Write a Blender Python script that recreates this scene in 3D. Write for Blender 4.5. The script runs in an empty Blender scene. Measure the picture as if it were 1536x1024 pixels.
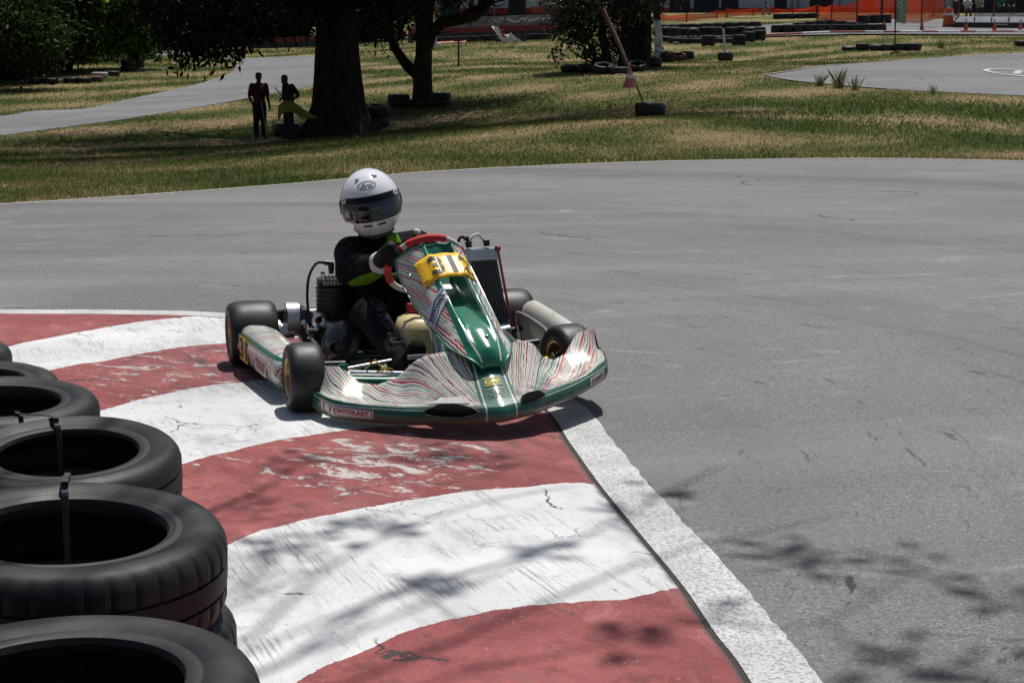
import bpy, bmesh, math, random
import numpy as np
from mathutils import Vector, Matrix
random.seed(7); RNG = np.random.default_rng(11)
SC = bpy.context.scene; COL = SC.collection
PI = math.pi

# ---------------------------------------------------------------- camera
CAM_H = 1.315; PITCH = 0.1656; FPX = 2500.0
cam_d = bpy.data.cameras.new('camera'); cam = bpy.data.objects.new('camera', cam_d); COL.objects.link(cam)
cam.location = (0, 0, CAM_H); cam.rotation_euler = (PI/2-PITCH, 0, 0)
cam_d.sensor_fit = 'HORIZONTAL'; cam_d.sensor_width = 36; cam_d.lens = FPX/1536*36; cam_d.clip_end = 3000; cam_d.clip_start = .05
SC.camera = cam
cC = np.array([0, 0, CAM_H]); cF = np.array([0, math.cos(PITCH), -math.sin(PITCH)]); cU = np.array([0, math.sin(PITCH), math.cos(PITCH)])
def ray(u, v): return cF+np.array([1., 0, 0])*(u-768)/FPX+cU*(512-v)/FPX
def G(u, v, z=0.0):
    r = ray(u, v); return cC+r*(z-CAM_H)/r[2]
def at(u, v, d): return cC+ray(u, v)*d
def pix(P):
    P = np.asarray(P)-cC; d = P@cF
    return 768+FPX*P[..., 0]/d, 512-FPX*(P@cU)/d

# ---------------------------------------------------------------- mesh builder
class MB:
    def __init__(s): s.v = []; s.f = []; s.m = []; s.uv = []; s.hasuv = False
    def add(s, vs, fs, m=0, uv=None):
        b = len(s.v); s.v += [tuple(map(float, p)) for p in vs]
        s.uv += list(uv) if uv is not None else [(0, 0)]*len(vs)
        if uv is not None: s.hasuv = True
        s.f += [tuple(i+b for i in f) for f in fs]; s.m += [m]*len(fs); return s
    def box(s, c, sz, m=0, rot=None, bev=0.0):
        bm = bmesh.new(); bmesh.ops.create_cube(bm, size=1)
        for v in bm.verts: v.co = Vector((v.co.x*sz[0], v.co.y*sz[1], v.co.z*sz[2]))
        if bev: bmesh.ops.bevel(bm, geom=bm.edges[:], offset=bev, segments=2, affect='EDGES', profile=.5)
        R = rot if rot is not None else Matrix.Identity(3)
        return s.bm(bm, Matrix.Translation(Vector(c)) @ R.to_4x4(), m)
    def bm(s, bm, M=Matrix.Identity(4), m=0):
        bm.verts.index_update(); s.add([M @ v.co for v in bm.verts], [[v.index for v in f.verts] for f in bm.faces], m); bm.free(); return s
    def ball(s, c, r, m=0, rot=None, seg=16, rings=10):
        r = (r,)*3 if isinstance(r, (int, float)) else r
        bm = bmesh.new(); bmesh.ops.create_uvsphere(bm, u_segments=seg, v_segments=rings, radius=1)
        for v in bm.verts: v.co = Vector((v.co.x*r[0], v.co.y*r[1], v.co.z*r[2]))
        R = rot if rot is not None else Matrix.Identity(3)
        return s.bm(bm, Matrix.Translation(Vector(c)) @ R.to_4x4(), m)
    def tube(s, path, r, seg=8, m=0, cap=True, closed=False):
        P = [Vector(p) for p in path]; n = len(P)
        R = [r]*n if isinstance(r, (int, float)) else list(r)
        N = None; vs = []
        for i in range(n):
            a = P[i-1] if (i > 0 or closed) else P[i]; b = P[(i+1) % n] if (i < n-1 or closed) else P[i]
            t = (b-a).normalized()
            if N is None: N = t.orthogonal().normalized()
            N = (N-t*N.dot(t)); N = N.normalized() if N.length > 1e-6 else t.orthogonal().normalized()
            B = t.cross(N)
            for k in range(seg):
                w = 2*PI*k/seg; vs.append(P[i]+(N*math.cos(w)+B*math.sin(w))*R[i])
        fs = []
        for i in range(n if closed else n-1):
            j = (i+1) % n
            for k in range(seg):
                l = (k+1) % seg; fs.append((i*seg+k, i*seg+l, j*seg+l, j*seg+k))
        if cap and not closed:
            fs.append(tuple(reversed(range(seg)))); fs.append(tuple((n-1)*seg+k for k in range(seg)))
        return s.add(vs, fs, m)
    def lathe(s, prof, axis='Z', c=(0, 0, 0), seg=32, m=0, closed=False, rfun=None):
        # prof: (radius, height)
        vs = []; n = len(prof)
        for k in range(seg):
            w = 2*PI*k/seg; cw, sw = math.cos(w), math.sin(w)
            for i, (r, hh) in enumerate(prof):
                if rfun: r = rfun(r, hh, i, k)
                p = {'Z': (r*cw, r*sw, hh), 'X': (hh, r*cw, r*sw), 'Y': (r*cw, hh, -r*sw)}[axis]
                vs.append((p[0]+c[0], p[1]+c[1], p[2]+c[2]))
        fs = []
        for k in range(seg):
            l = (k+1) % seg
            for i in range(n if closed else n-1):
                j = (i+1) % n; fs.append((k*n+i, l*n+i, l*n+j, k*n+j))
        return s.add(vs, fs, m)
    def grid(s, rows, m=0, uv=None, closed=False, caps=False):
        nr = len(rows); nc = len(rows[0]); vs = [p for r in rows for p in r]; fs = []
        for i in range(nr-1):
            for j in range(nc if closed else nc-1):
                k = (j+1) % nc; fs.append((i*nc+j, i*nc+k, (i+1)*nc+k, (i+1)*nc+j))
        if caps: fs.append(tuple(reversed(range(nc)))); fs.append(tuple((nr-1)*nc+j for j in range(nc)))
        return s.add(vs, fs, m, [q for r in uv for q in r] if uv is not None else None)
    def build(s, name, mats, parent=None, smooth=40, loc=None, rot=None):
        me = bpy.data.meshes.new(name); me.from_pydata(s.v, [], s.f)
        mats = mats if isinstance(mats, (list, tuple)) else [mats]
        for mt in mats: me.materials.append(mt)
        if len(mats) > 1: me.polygons.foreach_set('material_index', s.m)
        if s.hasuv:
            L = me.uv_layers.new(name='UVMap'); idx = np.empty(len(me.loops), int); me.loops.foreach_get('vertex_index', idx)
            L.data.foreach_set('uv', np.array(s.uv, float)[idx].ravel())
        bm = bmesh.new(); bm.from_mesh(me); bmesh.ops.recalc_face_normals(bm, faces=bm.faces[:]); bm.to_mesh(me); bm.free()
        if smooth: shade(me, smooth)
        o = bpy.data.objects.new(name, me); COL.objects.link(o)
        if parent: o.parent = parent
        if loc is not None: o.location = loc
        if rot is not None: o.rotation_euler = rot
        return o
def shade(me, ang=40):
    me.polygons.foreach_set('use_smooth', [True]*len(me.polygons))
    if ang < 180: me.set_sharp_from_angle(angle=math.radians(ang))
def np_mesh(name, V, F, mats, attrs=None, smooth=False, parent=None):
    me = bpy.data.meshes.new(name); V = np.asarray(V, np.float32); F = np.asarray(F, np.int32); k = F.shape[1]
    me.vertices.add(len(V)); me.vertices.foreach_set('co', V.ravel())
    me.loops.add(F.size); me.loops.foreach_set('vertex_index', F.ravel())
    me.polygons.add(len(F)); me.polygons.foreach_set('loop_start', np.arange(0, F.size, k, dtype=np.int32))
    me.update(calc_edges=True)
    for mt in (mats if isinstance(mats, (list, tuple)) else [mats]): me.materials.append(mt)
    for nm, a in (attrs or {}).items():
        at_ = me.attributes.new(nm, 'FLOAT', 'POINT'); at_.data.foreach_set('value', np.asarray(a, np.float32))
    if smooth: me.polygons.foreach_set('use_smooth', [True]*len(F))
    o = bpy.data.objects.new(name, me); COL.objects.link(o)
    if parent: o.parent = parent
    return o
def tag(o, label=None, cat=None, group=None, kind=None):
    if label: o['label'] = label
    if cat: o['category'] = cat
    if group: o['group'] = group
    if kind: o['kind'] = kind
    return o
def thing(name, label, cat, loc=(0, 0, 0), rz=0, group=None):
    o = bpy.data.objects.new(name, None); COL.objects.link(o); o.location = tuple(map(float, loc)); o.rotation_euler = (0, 0, rz); o.empty_display_size = .1
    return tag(o, label, cat, group)
def copy_tree(o, parent=None):
    c = o.copy(); COL.objects.link(c)
    if parent: c.parent = parent
    for ch in [x for x in COL.objects if x.parent == o]: copy_tree(ch, c)
    return c
def spline(P, n=8, closed=False):
    P = [np.array(p, float) for p in P]; out = []; L = len(P)
    for i in range(L if closed else L-1):
        p0 = P[i-1] if (i > 0 or closed) else 2*P[0]-P[1]; p1 = P[i]; p2 = P[(i+1) % L]; p3 = P[(i+2) % L] if (i+2 < L or closed) else 2*P[-1]-P[-2]
        for k in range(n):
            t = k/n; out.append(.5*((2*p1)+(-p0+p2)*t+(2*p0-5*p1+4*p2-p3)*t*t+(-p0+3*p1-3*p2+p3)*t**3))
    if not closed: out.append(P[-1])
    return out
def text_geo(txt, size=1.0, bold=0.0, sub=1, shear=0.0):
    """verts (x,y) centred, faces, of a text in the built-in font"""
    cu = bpy.data.curves.new('t', 'FONT'); cu.body = txt; cu.size = size; cu.align_x = 'CENTER'; cu.align_y = 'CENTER'; cu.offset = bold; cu.shear = shear; cu.resolution_u = 4; cu.fill_mode = 'FRONT'
    o = bpy.data.objects.new('t', cu); COL.objects.link(o); dg = bpy.context.evaluated_depsgraph_get(); dg.update()
    me = bpy.data.meshes.new_from_object(o.evaluated_get(dg)); bm = bmesh.new(); bm.from_mesh(me)
    bmesh.ops.remove_doubles(bm, verts=bm.verts[:], dist=1e-5)
    if sub:
        bmesh.ops.triangulate(bm, faces=bm.faces[:])
        bmesh.ops.subdivide_edges(bm, edges=[e for e in bm.edges if e.calc_length() > size*.12], cuts=sub, use_grid_fill=True)
    bm.verts.index_update(); vs = np.array([v.co[:2] for v in bm.verts]); fs = [[v.index for v in f.verts] for f in bm.faces]
    bm.free(); bpy.data.objects.remove(o); bpy.data.curves.remove(cu); bpy.data.meshes.remove(me)
    c = (vs.max(0)+vs.min(0))/2
    return vs-c, fs
def fit_text(txt, w, h, bold=0.0, sub=1, shear=0.0):
    vs, fs = text_geo(txt, 1.0, bold, sub, shear); ex = vs.max(0)-vs.min(0); return vs*np.array([w/ex[0], h/ex[1]]), fs
def remesh(mb, name, mats, voxel, parent=None, smooth_it=4, loc=None):
    """one continuous surface from overlapping solids"""
    o = mb.build(name, mats, None, 0); m = o.modifiers.new('r', 'REMESH'); m.mode = 'VOXEL'; m.voxel_size = voxel; m.use_smooth_shade = True
    s = o.modifiers.new('s', 'SMOOTH'); s.iterations = smooth_it; s.factor = .5
    dg = bpy.context.evaluated_depsgraph_get(); dg.update(); me = bpy.data.meshes.new_from_object(o.evaluated_get(dg))
    o.modifiers.clear(); old = o.data; o.data = me; bpy.data.meshes.remove(old); me.name = name
    me.polygons.foreach_set('use_smooth', [True]*len(me.polygons))
    if len(me.materials) == 0:
        for mt in (mats if isinstance(mats, (list, tuple)) else [mats]): me.materials.append(mt)
    if parent: o.parent = parent
    if loc is not None: o.location = loc
    return o
def limb(mb, pts, radii, seg=12):
    for i in range(len(pts)-1):
        a, b = Vector(pts[i]), Vector(pts[i+1]); n = 5
        mb.tube([a.lerp(b, k/n) for k in range(n+1)], [radii[i]+(radii[i+1]-radii[i])*k/n for k in range(n+1)], seg)
    for p, r in zip(pts, radii): mb.ball(p, r*.995, seg=12, rings=8)

# ---------------------------------------------------------------- node helper
class NT:
    def __init__(s, name):
        s.mat = bpy.data.materials.new(name); s.mat.use_nodes = True; s.t = s.mat.node_tree; s.t.nodes.clear()
        s.out = s.t.nodes.new('ShaderNodeOutputMaterial'); s.geo = None; s._tc = None
    def n(s, ty, ins=None, **pr):
        nd = s.t.nodes.new(ty)
        for k, v in pr.items(): setattr(nd, k, v)
        for k, v in (ins or {}).items(): s.set(nd.inputs[k], v)
        return nd
    def set(s, sock, v):
        if isinstance(v, bpy.types.NodeSocket): s.t.links.new(v, sock)
        elif isinstance(v, (tuple, list)) and len(v) == 3 and sock.type == 'RGBA': sock.default_value = (*v, 1)
        else: sock.default_value = v
    def m(s, op, a, b=0.0, c=0.0, clamp=False):
        nd = s.n('ShaderNodeMath', {0: a, 1: b, 2: c}, operation=op); nd.use_clamp = clamp; return nd.outputs[0]
    def vm(s, op, a, b=(0, 0, 0)):
        nd = s.n('ShaderNodeVectorMath', operation=op); s.set(nd.inputs[0], a)
        s.set(nd.inputs[3 if op == 'SCALE' else 1], b); return nd.outputs[0]
    def mix(s, f, a, b, bt='MIX'):
        nd = s.t.nodes.new('ShaderNodeMix'); nd.data_type = 'RGBA'; nd.blend_type = bt
        s.set(nd.inputs[0], f); s.set(nd.inputs[6], a); s.set(nd.inputs[7], b); return nd.outputs[2]
    def obj(s):
        if not s._tc: s._tc = s.t.nodes.new('ShaderNodeTexCoord')
        return s._tc.outputs['Object']
    def uv(s):
        if not s._tc: s._tc = s.t.nodes.new('ShaderNodeTexCoord')
        return s._tc.outputs['UV']
    def map(s, v, sc=(1, 1, 1), rot=(0, 0, 0), loc=(0, 0, 0)):
        if any(rot): v = s.n('ShaderNodeMapping', {'Vector': v, 'Rotation': rot}).outputs[0]   # turn first, then stretch
        return s.n('ShaderNodeMapping', {'Vector': v, 'Scale': sc, 'Location': loc}).outputs[0]
    def noise(s, v, sc=5, det=4, ro=.55, dist=0.0, col=False):
        nd = s.n('ShaderNodeTexNoise', {'Vector': v, 'Scale': sc, 'Detail': det, 'Roughness': ro, 'Distortion': dist}); return nd.outputs[1 if col else 0]
    def vor(s, v, sc=5, feat='F1', rnd=1.0, out=0):
        return s.n('ShaderNodeTexVoronoi', {'Vector': v, 'Scale': sc, 'Randomness': rnd}, feature=feat).outputs[out]
    def ramp(s, f, stops, interp='LINEAR'):
        nd = s.n('ShaderNodeValToRGB', {0: f}); cr = nd.color_ramp; cr.interpolation = interp
        while len(cr.elements) < len(stops): cr.elements.new(.5)
        for e, (p, c) in zip(cr.elements, stops):
            e.position = p; c = (c, c, c) if isinstance(c, (int, float)) else c; e.color = (*c, 1)
        return nd.outputs[0]
    def ss(s, x, lo, hi):
        nd = s.n('ShaderNodeMapRange', {'Value': x, 'From Min': lo, 'From Max': hi}, interpolation_type='SMOOTHSTEP'); return nd.outputs[0]
    def sep(s, v): nd = s.n('ShaderNodeSeparateXYZ', {0: v}); return nd.outputs
    def comb(s, x=0., y=0., z=0.): return s.n('ShaderNodeCombineXYZ', {0: x, 1: y, 2: z}).outputs[0]
    def attr(s, name): return s.n('ShaderNodeAttribute', attribute_name=name).outputs['Fac']
    def bump(s, hgt, st=.5, dist=.01, nrm=None):
        ins = {'Strength': st, 'Distance': dist, 'Height': hgt}
        if nrm is not None: ins['Normal'] = nrm
        return s.n('ShaderNodeBump', ins).outputs[0]
    def pbsdf(s, col, rough=.6, metal=0., nrm=None, spec=.5, coat=0., coat_r=.1, **kw):
        ins = {'Base Color': col, 'Roughness': rough, 'Metallic': metal, 'Specular IOR Level': spec, 'Coat Weight': coat, 'Coat Roughness': coat_r}
        ins.update(kw)
        if nrm is not None: ins['Normal'] = nrm
        b = s.n('ShaderNodeBsdfPrincipled', ins); s.t.links.new(b.outputs[0], s.out.inputs[0]); s.b = b; return s.mat
MATS = {}
def simple(name, col, rough=.6, metal=0., var=.15, sc=12., bump=0., spec=.5, coat=0., dirt=0., dirtcol=(.05, .045, .04)):
    if name in MATS: return MATS[name]
    t = NT(name); o = t.obj(); nz = t.noise(o, sc, 4, .6); c = t.mix(t.m('MULTIPLY', t.ss(nz, .3, .7), 1.0), tuple(x*(1-var) for x in col), tuple(min(1, x*(1+var)) for x in col))
    if dirt:
        d = t.ss(t.noise(o, sc*.7, 6, .65), .62-.25*dirt, .75); c = t.mix(t.m('MULTIPLY', d, dirt), c, dirtcol)
    n = t.bump(t.noise(o, sc*3, 4), bump, .004) if bump else None
    r = t.m('ADD', t.m('MULTIPLY', t.m('SUBTRACT', nz, .5), .25), rough)
    MATS[name] = t.pbsdf(c, r, metal, n, spec, coat); return MATS[name]
# ================================================================ terrain
EDGE = [(-60, -6), (-30, 1.5), (-16, 8.2), (-9, 12.4), (-4.85, 15.75), (-2.67, 18.15), (-.92, 20.6), (1.25, 22.3), (3.2, 23.1), (4.95, 23.4), (6.9, 22.8), (9.5, 21.2), (14, 17.5), (22, 9.5), (40, -4), (60, -12)]
_ed = np.array(spline(EDGE, 10)); 
def y_edge(x): return np.interp(x, _ed[:, 0], _ed[:, 1])
CTRL = [(410, 208, 40), (507, 198, 41), (0, 203, 41), (150, 187, 43), (300, 160, 48), (400, 140, 52), (475, 125, 56), (0, 177, 46), (130, 163, 49), (270, 133, 56), (340, 112, 64),
        (345, 100, 70), (480, 85, 80), (120, 118, 62), (200, 100, 70), (40, 125, 60), (632, 152, 46), (600, 160, 45), (688, 100, 62), (560, 95, 68), (800, 62, 82), (700, 66, 80),
        (860, 105, 52), (1000, 95, 55), (975, 176, 30), (975, 228, 23.2), (1088, 93, 64), (1050, 65, 74), (1140, 65, 74), (1300, 131, 40), (1536, 143, 37), (1150, 113, 45), (1240, 98, 52),
        (1536, 80, 60), (1325, 74, 64), (1536, 55, 74), (1300, 52, 74), (1100, 58, 76), (1150, 38, 90), (1330, 32, 95), (1400, 30, 95), (1480, 42, 88), (700, 56, 98), (640, 60, 95),
        (420, 70, 100), (250, 75, 95), (250, 245, 27), (1300, 190, 30)]
_cp = [tuple(at(u, v, d)) for u, v, d in CTRL]+[(-40, 140, 4.6), (0, 140, 5.2), (45, 140, 5.2), (0, 122, 4.6), (60, 125, 4.8), (30, 60, 1.8), (25, 38, .7), (-30, 60, .9), (-22, 32, -.3), (-60, 70, 1.5), (60, 60, 2), (45, 30, .5), (-45, 25, -.2)]
for e in EDGE[3:13]: _cp.append((e[0], e[1], 0)); _cp.append((e[0], e[1]-6, 0))
_cp = np.array(_cp)
def _tk(r2): return np.where(r2 > 0, r2*np.log(np.maximum(r2, 1e-9)), 0)
def _fit():
    P = _cp[:, :2]/20; n = len(P); D = ((P[:, None]-P[None])**2).sum(-1); A = np.zeros((n+3, n+3)); A[:n, :n] = _tk(D)+np.eye(n)*.02
    A[:n, n] = 1; A[:n, n+1:] = P; A[n:, :n] = A[:n, n:].T; b = np.zeros(n+3); b[:n] = _cp[:, 2]; return P, np.linalg.solve(A, b)
_TP, _TW = _fit()
def T(x, y):
    x = np.asarray(x, float); y = np.asarray(y, float); sh = np.broadcast(x, y).shape; X = np.broadcast_to(x, sh).ravel(); Y = np.broadcast_to(y, sh).ravel()
    xc = np.clip(X, -62, 62)/20; yc = np.clip(Y, -10, 142)/20; z = np.empty(len(X))
    for i in range(0, len(X), 20000):
        a = xc[i:i+20000, None]; b = yc[i:i+20000, None]; D = (a-_TP[:, 0])**2+(b-_TP[:, 1])**2
        z[i:i+20000] = _tk(D)@_TW[:-3]+_TW[-3]+xc[i:i+20000]*_TW[-2]+yc[i:i+20000]*_TW[-1]
    t = np.clip((Y-y_edge(X))/6, 0, 1); m = t*t*(3-2*t); l = np.clip((Y-y_edge(X)+.02)/.12, 0, 1)
    z = m*z-.03*(1-l)+.012*l*(1-m)
    far = np.clip((np.hypot(X, Y-40)-110)/200, 0, 1); z = z*(1-far)+far*5
    return z.reshape(sh) if sh else float(z[0])
def place(u, v):
    r = ray(u, v); t = np.arange(9, 240, .2); P = cC+t[:, None]*r; d = P[:, 2]-T(P[:, 0], P[:, 1])
    k = np.argmax(d < 0); k = k if d[k] < 0 else len(t)-1
    a, b = t[k-1], t[k]
    for _ in range(12):
        c = (a+b)/2; p = cC+c*r
        if p[2] < T(p[0], p[1]): b = c
        else: a = c
    p = cC+b*r; return Vector((p[0], p[1], T(p[0], p[1])))
def depth(p): return float((np.array(p)-cC)@cF)
def on(x, y, dz=0): return Vector((x, y, T(x, y)+dz))

# ---------------------------------------------------------------- materials of the setting
def mat_asphalt(name, base=(.21, .202, .195), near=True):
    t = NT(name); o = t.obj(); c = t.mix(t.noise(o, .35, 5, .6), tuple(x*.82 for x in base), tuple(x*1.12 for x in base))
    fine = t.noise(o, 125 if near else 45, 5, .78); sp = t.vor(o, 150 if near else 40, 'F1', 1, 1)
    spv = t.sep(sp)[0]; c = t.mix(t.ss(fine, .38, .60), t.mix(.6, c, (.04, .04, .041)), c)
    c = t.mix(t.m('MULTIPLY', t.ss(spv, .86, 1.0), .42), c, (.42, .4, .37)); c = t.mix(t.m('MULTIPLY', t.ss(spv, .16, .02), .6), c, (.03, .03, .032))
    wr = t.noise(o, 38, 4, .7); c = t.mix(t.m('MULTIPLY', t.ss(wr, .5, .75), .4), c, (.07, .07, .072))
    # tyre rubber laid along the racing line, worn pale patches
    dv = t.vm('SUBTRACT', o, (-3.2, 5.6, 0)); ds_ = t.sep(dv); rad = t.m('SQRT', t.m('ADD', t.m('MULTIPLY', ds_[0], ds_[0]), t.m('MULTIPLY', ds_[1], ds_[1]))); ang = t.m('ARCTAN2', ds_[0], ds_[1]); arc = t.comb(rad, t.m('MULTIPLY', ang, 1.6), 0.)
    big = t.noise(o, .22, 4, .55, .5); c = t.mix(t.m('MULTIPLY', t.ss(big, .42, .62), .5), c, (.1, .1, .103)); mott = t.noise(o, 2.2, 5, .7, .4); c = t.mix(t.m('MULTIPLY', t.ss(mott, .5, .7), .22), c, (.1, .1, .1))
    line = t.noise(t.map(arc, (.55, .35, 1)), 1.0, 4, .6, .2); c = t.mix(t.m('MULTIPLY', t.ss(line, .48, .66), .5), c, (.085, .085, .088))
    sk = t.noise(t.map(arc, (9, 1.1, 1)), 1.0, 4, .6, .25); c = t.mix(t.m('MULTIPLY', t.m('MULTIPLY', t.ss(sk, .58, .7), t.ss(line, .42, .58)), .55), c, (.045, .045, .048))
    g2 = t.noise(o, 48, 5, .8); c = t.mix(t.m('MULTIPLY', t.ss(g2, .5, .64), .4), c, (.075, .073, .072)); c = t.mix(t.m('MULTIPLY', t.ss(g2, .46, .34), .28), c, (.4, .385, .37))
    mar = t.noise(t.map(arc, (16, 6, 1)), 1.0, 5, .75, .5); c = t.mix(t.m('MULTIPLY', t.m('MULTIPLY', t.ss(mar, .59, .66), t.ss(mott, .42, .54)), .8), c, (.022, .022, .023))
    pale = t.noise(t.map(o, (1.4, 3.4, 1), (0, 0, -.3)), 1, 5, .68, 1.2); c = t.mix(t.m('MULTIPLY', t.ss(pale, .57, .72), .4), c, (.33, .325, .32))
    s1 = t.noise(t.map(arc, (2.6, .4, 1)), 1.0, 5, .6, .3); c = t.mix(t.m('MULTIPLY', t.ss(s1, .52, .75), .24), c, (.075, .075, .078))
    s2 = t.noise(t.map(o, (.16, 1.5, 1), (0, 0, -.2)), 1.0, 4, .55, .2); c = t.mix(t.m('MULTIPLY', t.ss(s2, .48, .75), .22), c, (.29, .285, .28))
    s3 = t.noise(t.map(o, (2.2, 26, 1), (0, 0, .35)), 1.0, 5, .65, .6); c = t.mix(t.m('MULTIPLY', t.ss(s3, .66, .74), .75), c, (.028, .028, .03))
    s4 = t.noise(t.map(o, (7, 22, 1), (0, 0, -.45)), 1.0, 4, .7, .5); gate = t.ss(t.noise(o, .55, 3), .5, .62); c = t.mix(t.m('MULTIPLY', t.m('MULTIPLY', t.ss(s4, .64, .7), gate), .8), c, (.03, .03, .03))
    cr = t.vor(t.vm('ADD', t.map(o, (.5, .9, 1)), t.vm('SCALE', t.noise(o, 2.5, 4, .6, 0, True), .35)), .5, 'DISTANCE_TO_EDGE'); c = t.mix(t.m('MULTIPLY', t.ss(cr, .006, .0015), t.ss(t.noise(o, .3, 2), .52, .6)), c, (.03, .03, .03))
    hgt = t.m('ADD', t.m('MULTIPLY', fine, .6), t.m('MULTIPLY', spv, .5))
    return t.pbsdf(c, .88, 0, t.bump(hgt, .55, .004), .25)
M_ASPH = mat_asphalt('asphalt'); M_ASPH2 = mat_asphalt('asphalt_far', (.2, .2, .205), False)
def mat_ground():
    t = NT('dry_grass_ground'); o = t.obj()
    a = t.noise(t.map(o, (.16, .42, 1)), 1.0, 5, .62, .4); b = t.noise(o, 1.6, 4, .6); f = t.m('SUBTRACT', t.m('ADD', .74, t.m('MULTIPLY', t.m('SUBTRACT', t.m('ADD', t.m('MULTIPLY', a, .5), t.m('MULTIPLY', b, .5)), .5), .8)), t.m('MULTIPLY', t.attr('wet'), .42))
    c = t.ramp(f, [(.36, (.06, .09, .022)), (.45, (.13, .15, .045)), (.51, (.21, .185, .075)), (.58, (.31, .24, .12)), (.68, (.39, .28, .16))])
    fn = t.noise(o, 22, 4, .75); c = t.mix(t.ss(fn, .35, .6), t.mix(.6, c, (.03, .035, .012)), c)
    st = t.noise(t.map(o, (30, 60, 30)), 1.0, 3, .7); c = t.mix(t.m('MULTIPLY', t.ss(st, .55, .7), .4), c, (.34, .28, .15))
    return t.pbsdf(c, .95, 0, t.bump(t.m('ADD', fn, st), 1.0, .05), .1)
M_GROUND = mat_ground()
def mat_blades():
    t = NT('grass_blades'); r = t.attr('rnd'); w = t.attr('wet'); o = t.obj()
    dry = t.ramp(r, [(0, (.12, .1, .035)), (.5, (.25, .19, .085)), (1, (.4, .32, .17))]); gr = t.ramp(r, [(0, (.03, .055, .012)), (.6, (.075, .12, .03)), (1, (.14, .17, .05))])
    c = t.mix(w, dry, gr); d = t.n('ShaderNodeBsdfDiffuse', {'Color': c}); tr = t.n('ShaderNodeBsdfTranslucent', {'Color': c}); mx = t.n('ShaderNodeMixShader', {0: .45, 1: d.outputs[0], 2: tr.outputs[0]})
    t.t.links.new(mx.outputs[0], t.out.inputs[0]); return t.mat
M_BLADE = mat_blades()
def mat_kerb():
    t = NT('painted_kerb'); o = t.obj(); b = t.attr('band'); ed = t.attr('edge')
    wob = t.m('MULTIPLY', t.m('SUBTRACT', t.noise(o, 5, 5, .6), .5), .05); wob2 = t.m('MULTIPLY', t.m('SUBTRACT', t.noise(o, 40, 3, .7), .5), .018)
    bb = t.m('ADD', b, t.m('ADD', wob, wob2)); fr = t.m('MULTIPLY', t.m('FRACT', t.m('MULTIPLY', bb, .5)), 2.0)
    isr = t.m('GREATER_THAN', fr, 1.0)
    brush = t.noise(t.map(o, (4, 95, 1), (0, 0, 1.2)), 1.0, 4, .65, .1); big = t.noise(o, 1.1, 5, .62); mid = t.noise(o, 9, 6, .7); fin = t.noise(o, 90, 4, .7)
    # white paint: chalky, grey brushed wear
    wh = t.mix(t.ss(big, .35, .7), (.47, .475, .475), (.6, .605, .605)); wh = t.mix(t.m('MULTIPLY', t.m('MULTIPLY', t.ss(brush, .5, .66), t.ss(t.noise(o, 2.3, 4, .6), .46, .62)), .85), wh, (.2, .2, .2))
    wh = t.mix(t.m('MULTIPLY', t.ss(mid, .55, .7), .6), wh, (.3, .3, .29)); wh = t.mix(t.m('MULTIPLY', t.ss(fin, .58, .7), .6), wh, (.2, .2, .2)); wst = t.noise(t.map(o, (1.5, 5, 1), (0, 0, 1.2)), 1, 5, .68, .3); wh = t.mix(t.m('MULTIPLY', t.m('MULTIPLY', t.ss(wst, .52, .72), t.ss(big, .6, .45)), .6), wh, (.24, .245, .25))
    # red paint: faded, rubbed dark
    rd = t.mix(t.ss(big, .3, .72), (.165, .03, .03), (.295, .08, .076)); rd = t.mix(t.m('MULTIPLY', t.ss(mid, .47, .66), .6), rd, (.105, .02, .024)); m2 = t.noise(t.map(o, (3, 7, 1), (0, 0, 1.2)), 1, 6, .72, .5); rd = t.mix(t.m('MULTIPLY', t.ss(m2, .52, .68), .55), rd, (.36, .13, .13)); rd = t.mix(t.m('MULTIPLY', t.ss(m2, .46, .3), .55), rd, (.08, .02, .024)); rd = t.mix(t.m('MULTIPLY', t.ss(t.noise(o, 55, 4, .7), .64, .7), .6), rd, (.42, .3, .28))
    rd = t.mix(t.m('MULTIPLY', t.ss(fin, .55, .75), .35), rd, (.45, .2, .19)); rd = t.mix(t.m('MULTIPLY', t.ss(brush, .55, .7), .3), rd, (.14, .03, .035))
    fl = t.noise(t.map(o, (1, 1.9, 1), (0, 0, .5)), 6.5, 7, .75, .6)
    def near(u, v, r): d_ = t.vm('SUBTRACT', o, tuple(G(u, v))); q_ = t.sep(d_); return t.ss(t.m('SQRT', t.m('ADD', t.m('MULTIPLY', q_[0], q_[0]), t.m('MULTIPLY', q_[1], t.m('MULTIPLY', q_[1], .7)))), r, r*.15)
    zone = t.m('ADD', t.m('ADD', near(520, 705, .75), near(300, 560, 1.3)), t.m('ADD', t.m('MULTIPLY', near(640, 690, .6), .6), .03)); flk = t.ss(t.m('ADD', fl, t.m('MULTIPLY', zone, .10)), .655, .70); rd = t.mix(t.m('MULTIPLY', flk, .85), rd, (.44, .42, .4))
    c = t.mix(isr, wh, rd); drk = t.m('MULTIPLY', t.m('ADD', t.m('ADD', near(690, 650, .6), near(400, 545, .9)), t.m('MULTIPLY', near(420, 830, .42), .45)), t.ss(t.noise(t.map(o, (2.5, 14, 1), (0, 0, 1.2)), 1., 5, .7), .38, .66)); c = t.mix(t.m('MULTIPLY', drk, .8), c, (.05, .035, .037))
    # rubber ground in near the edge, dark scuffs, cracks
    rub = t.noise(t.map(o, (1.0, 6, 1), (0, 0, 1.15)), 1.5, 5, .7, .4); c = t.mix(t.m('MULTIPLY', t.ss(rub, .57, .74), .55), c, (.06, .055, .06))
    sc = t.noise(t.map(o, (9, 55, 1), (0, 0, 1.25)), 1.0, 4, .7); c = t.mix(t.m('MULTIPLY', t.ss(sc, .64, .72), .7), c, (.06, .06, .06))
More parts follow.
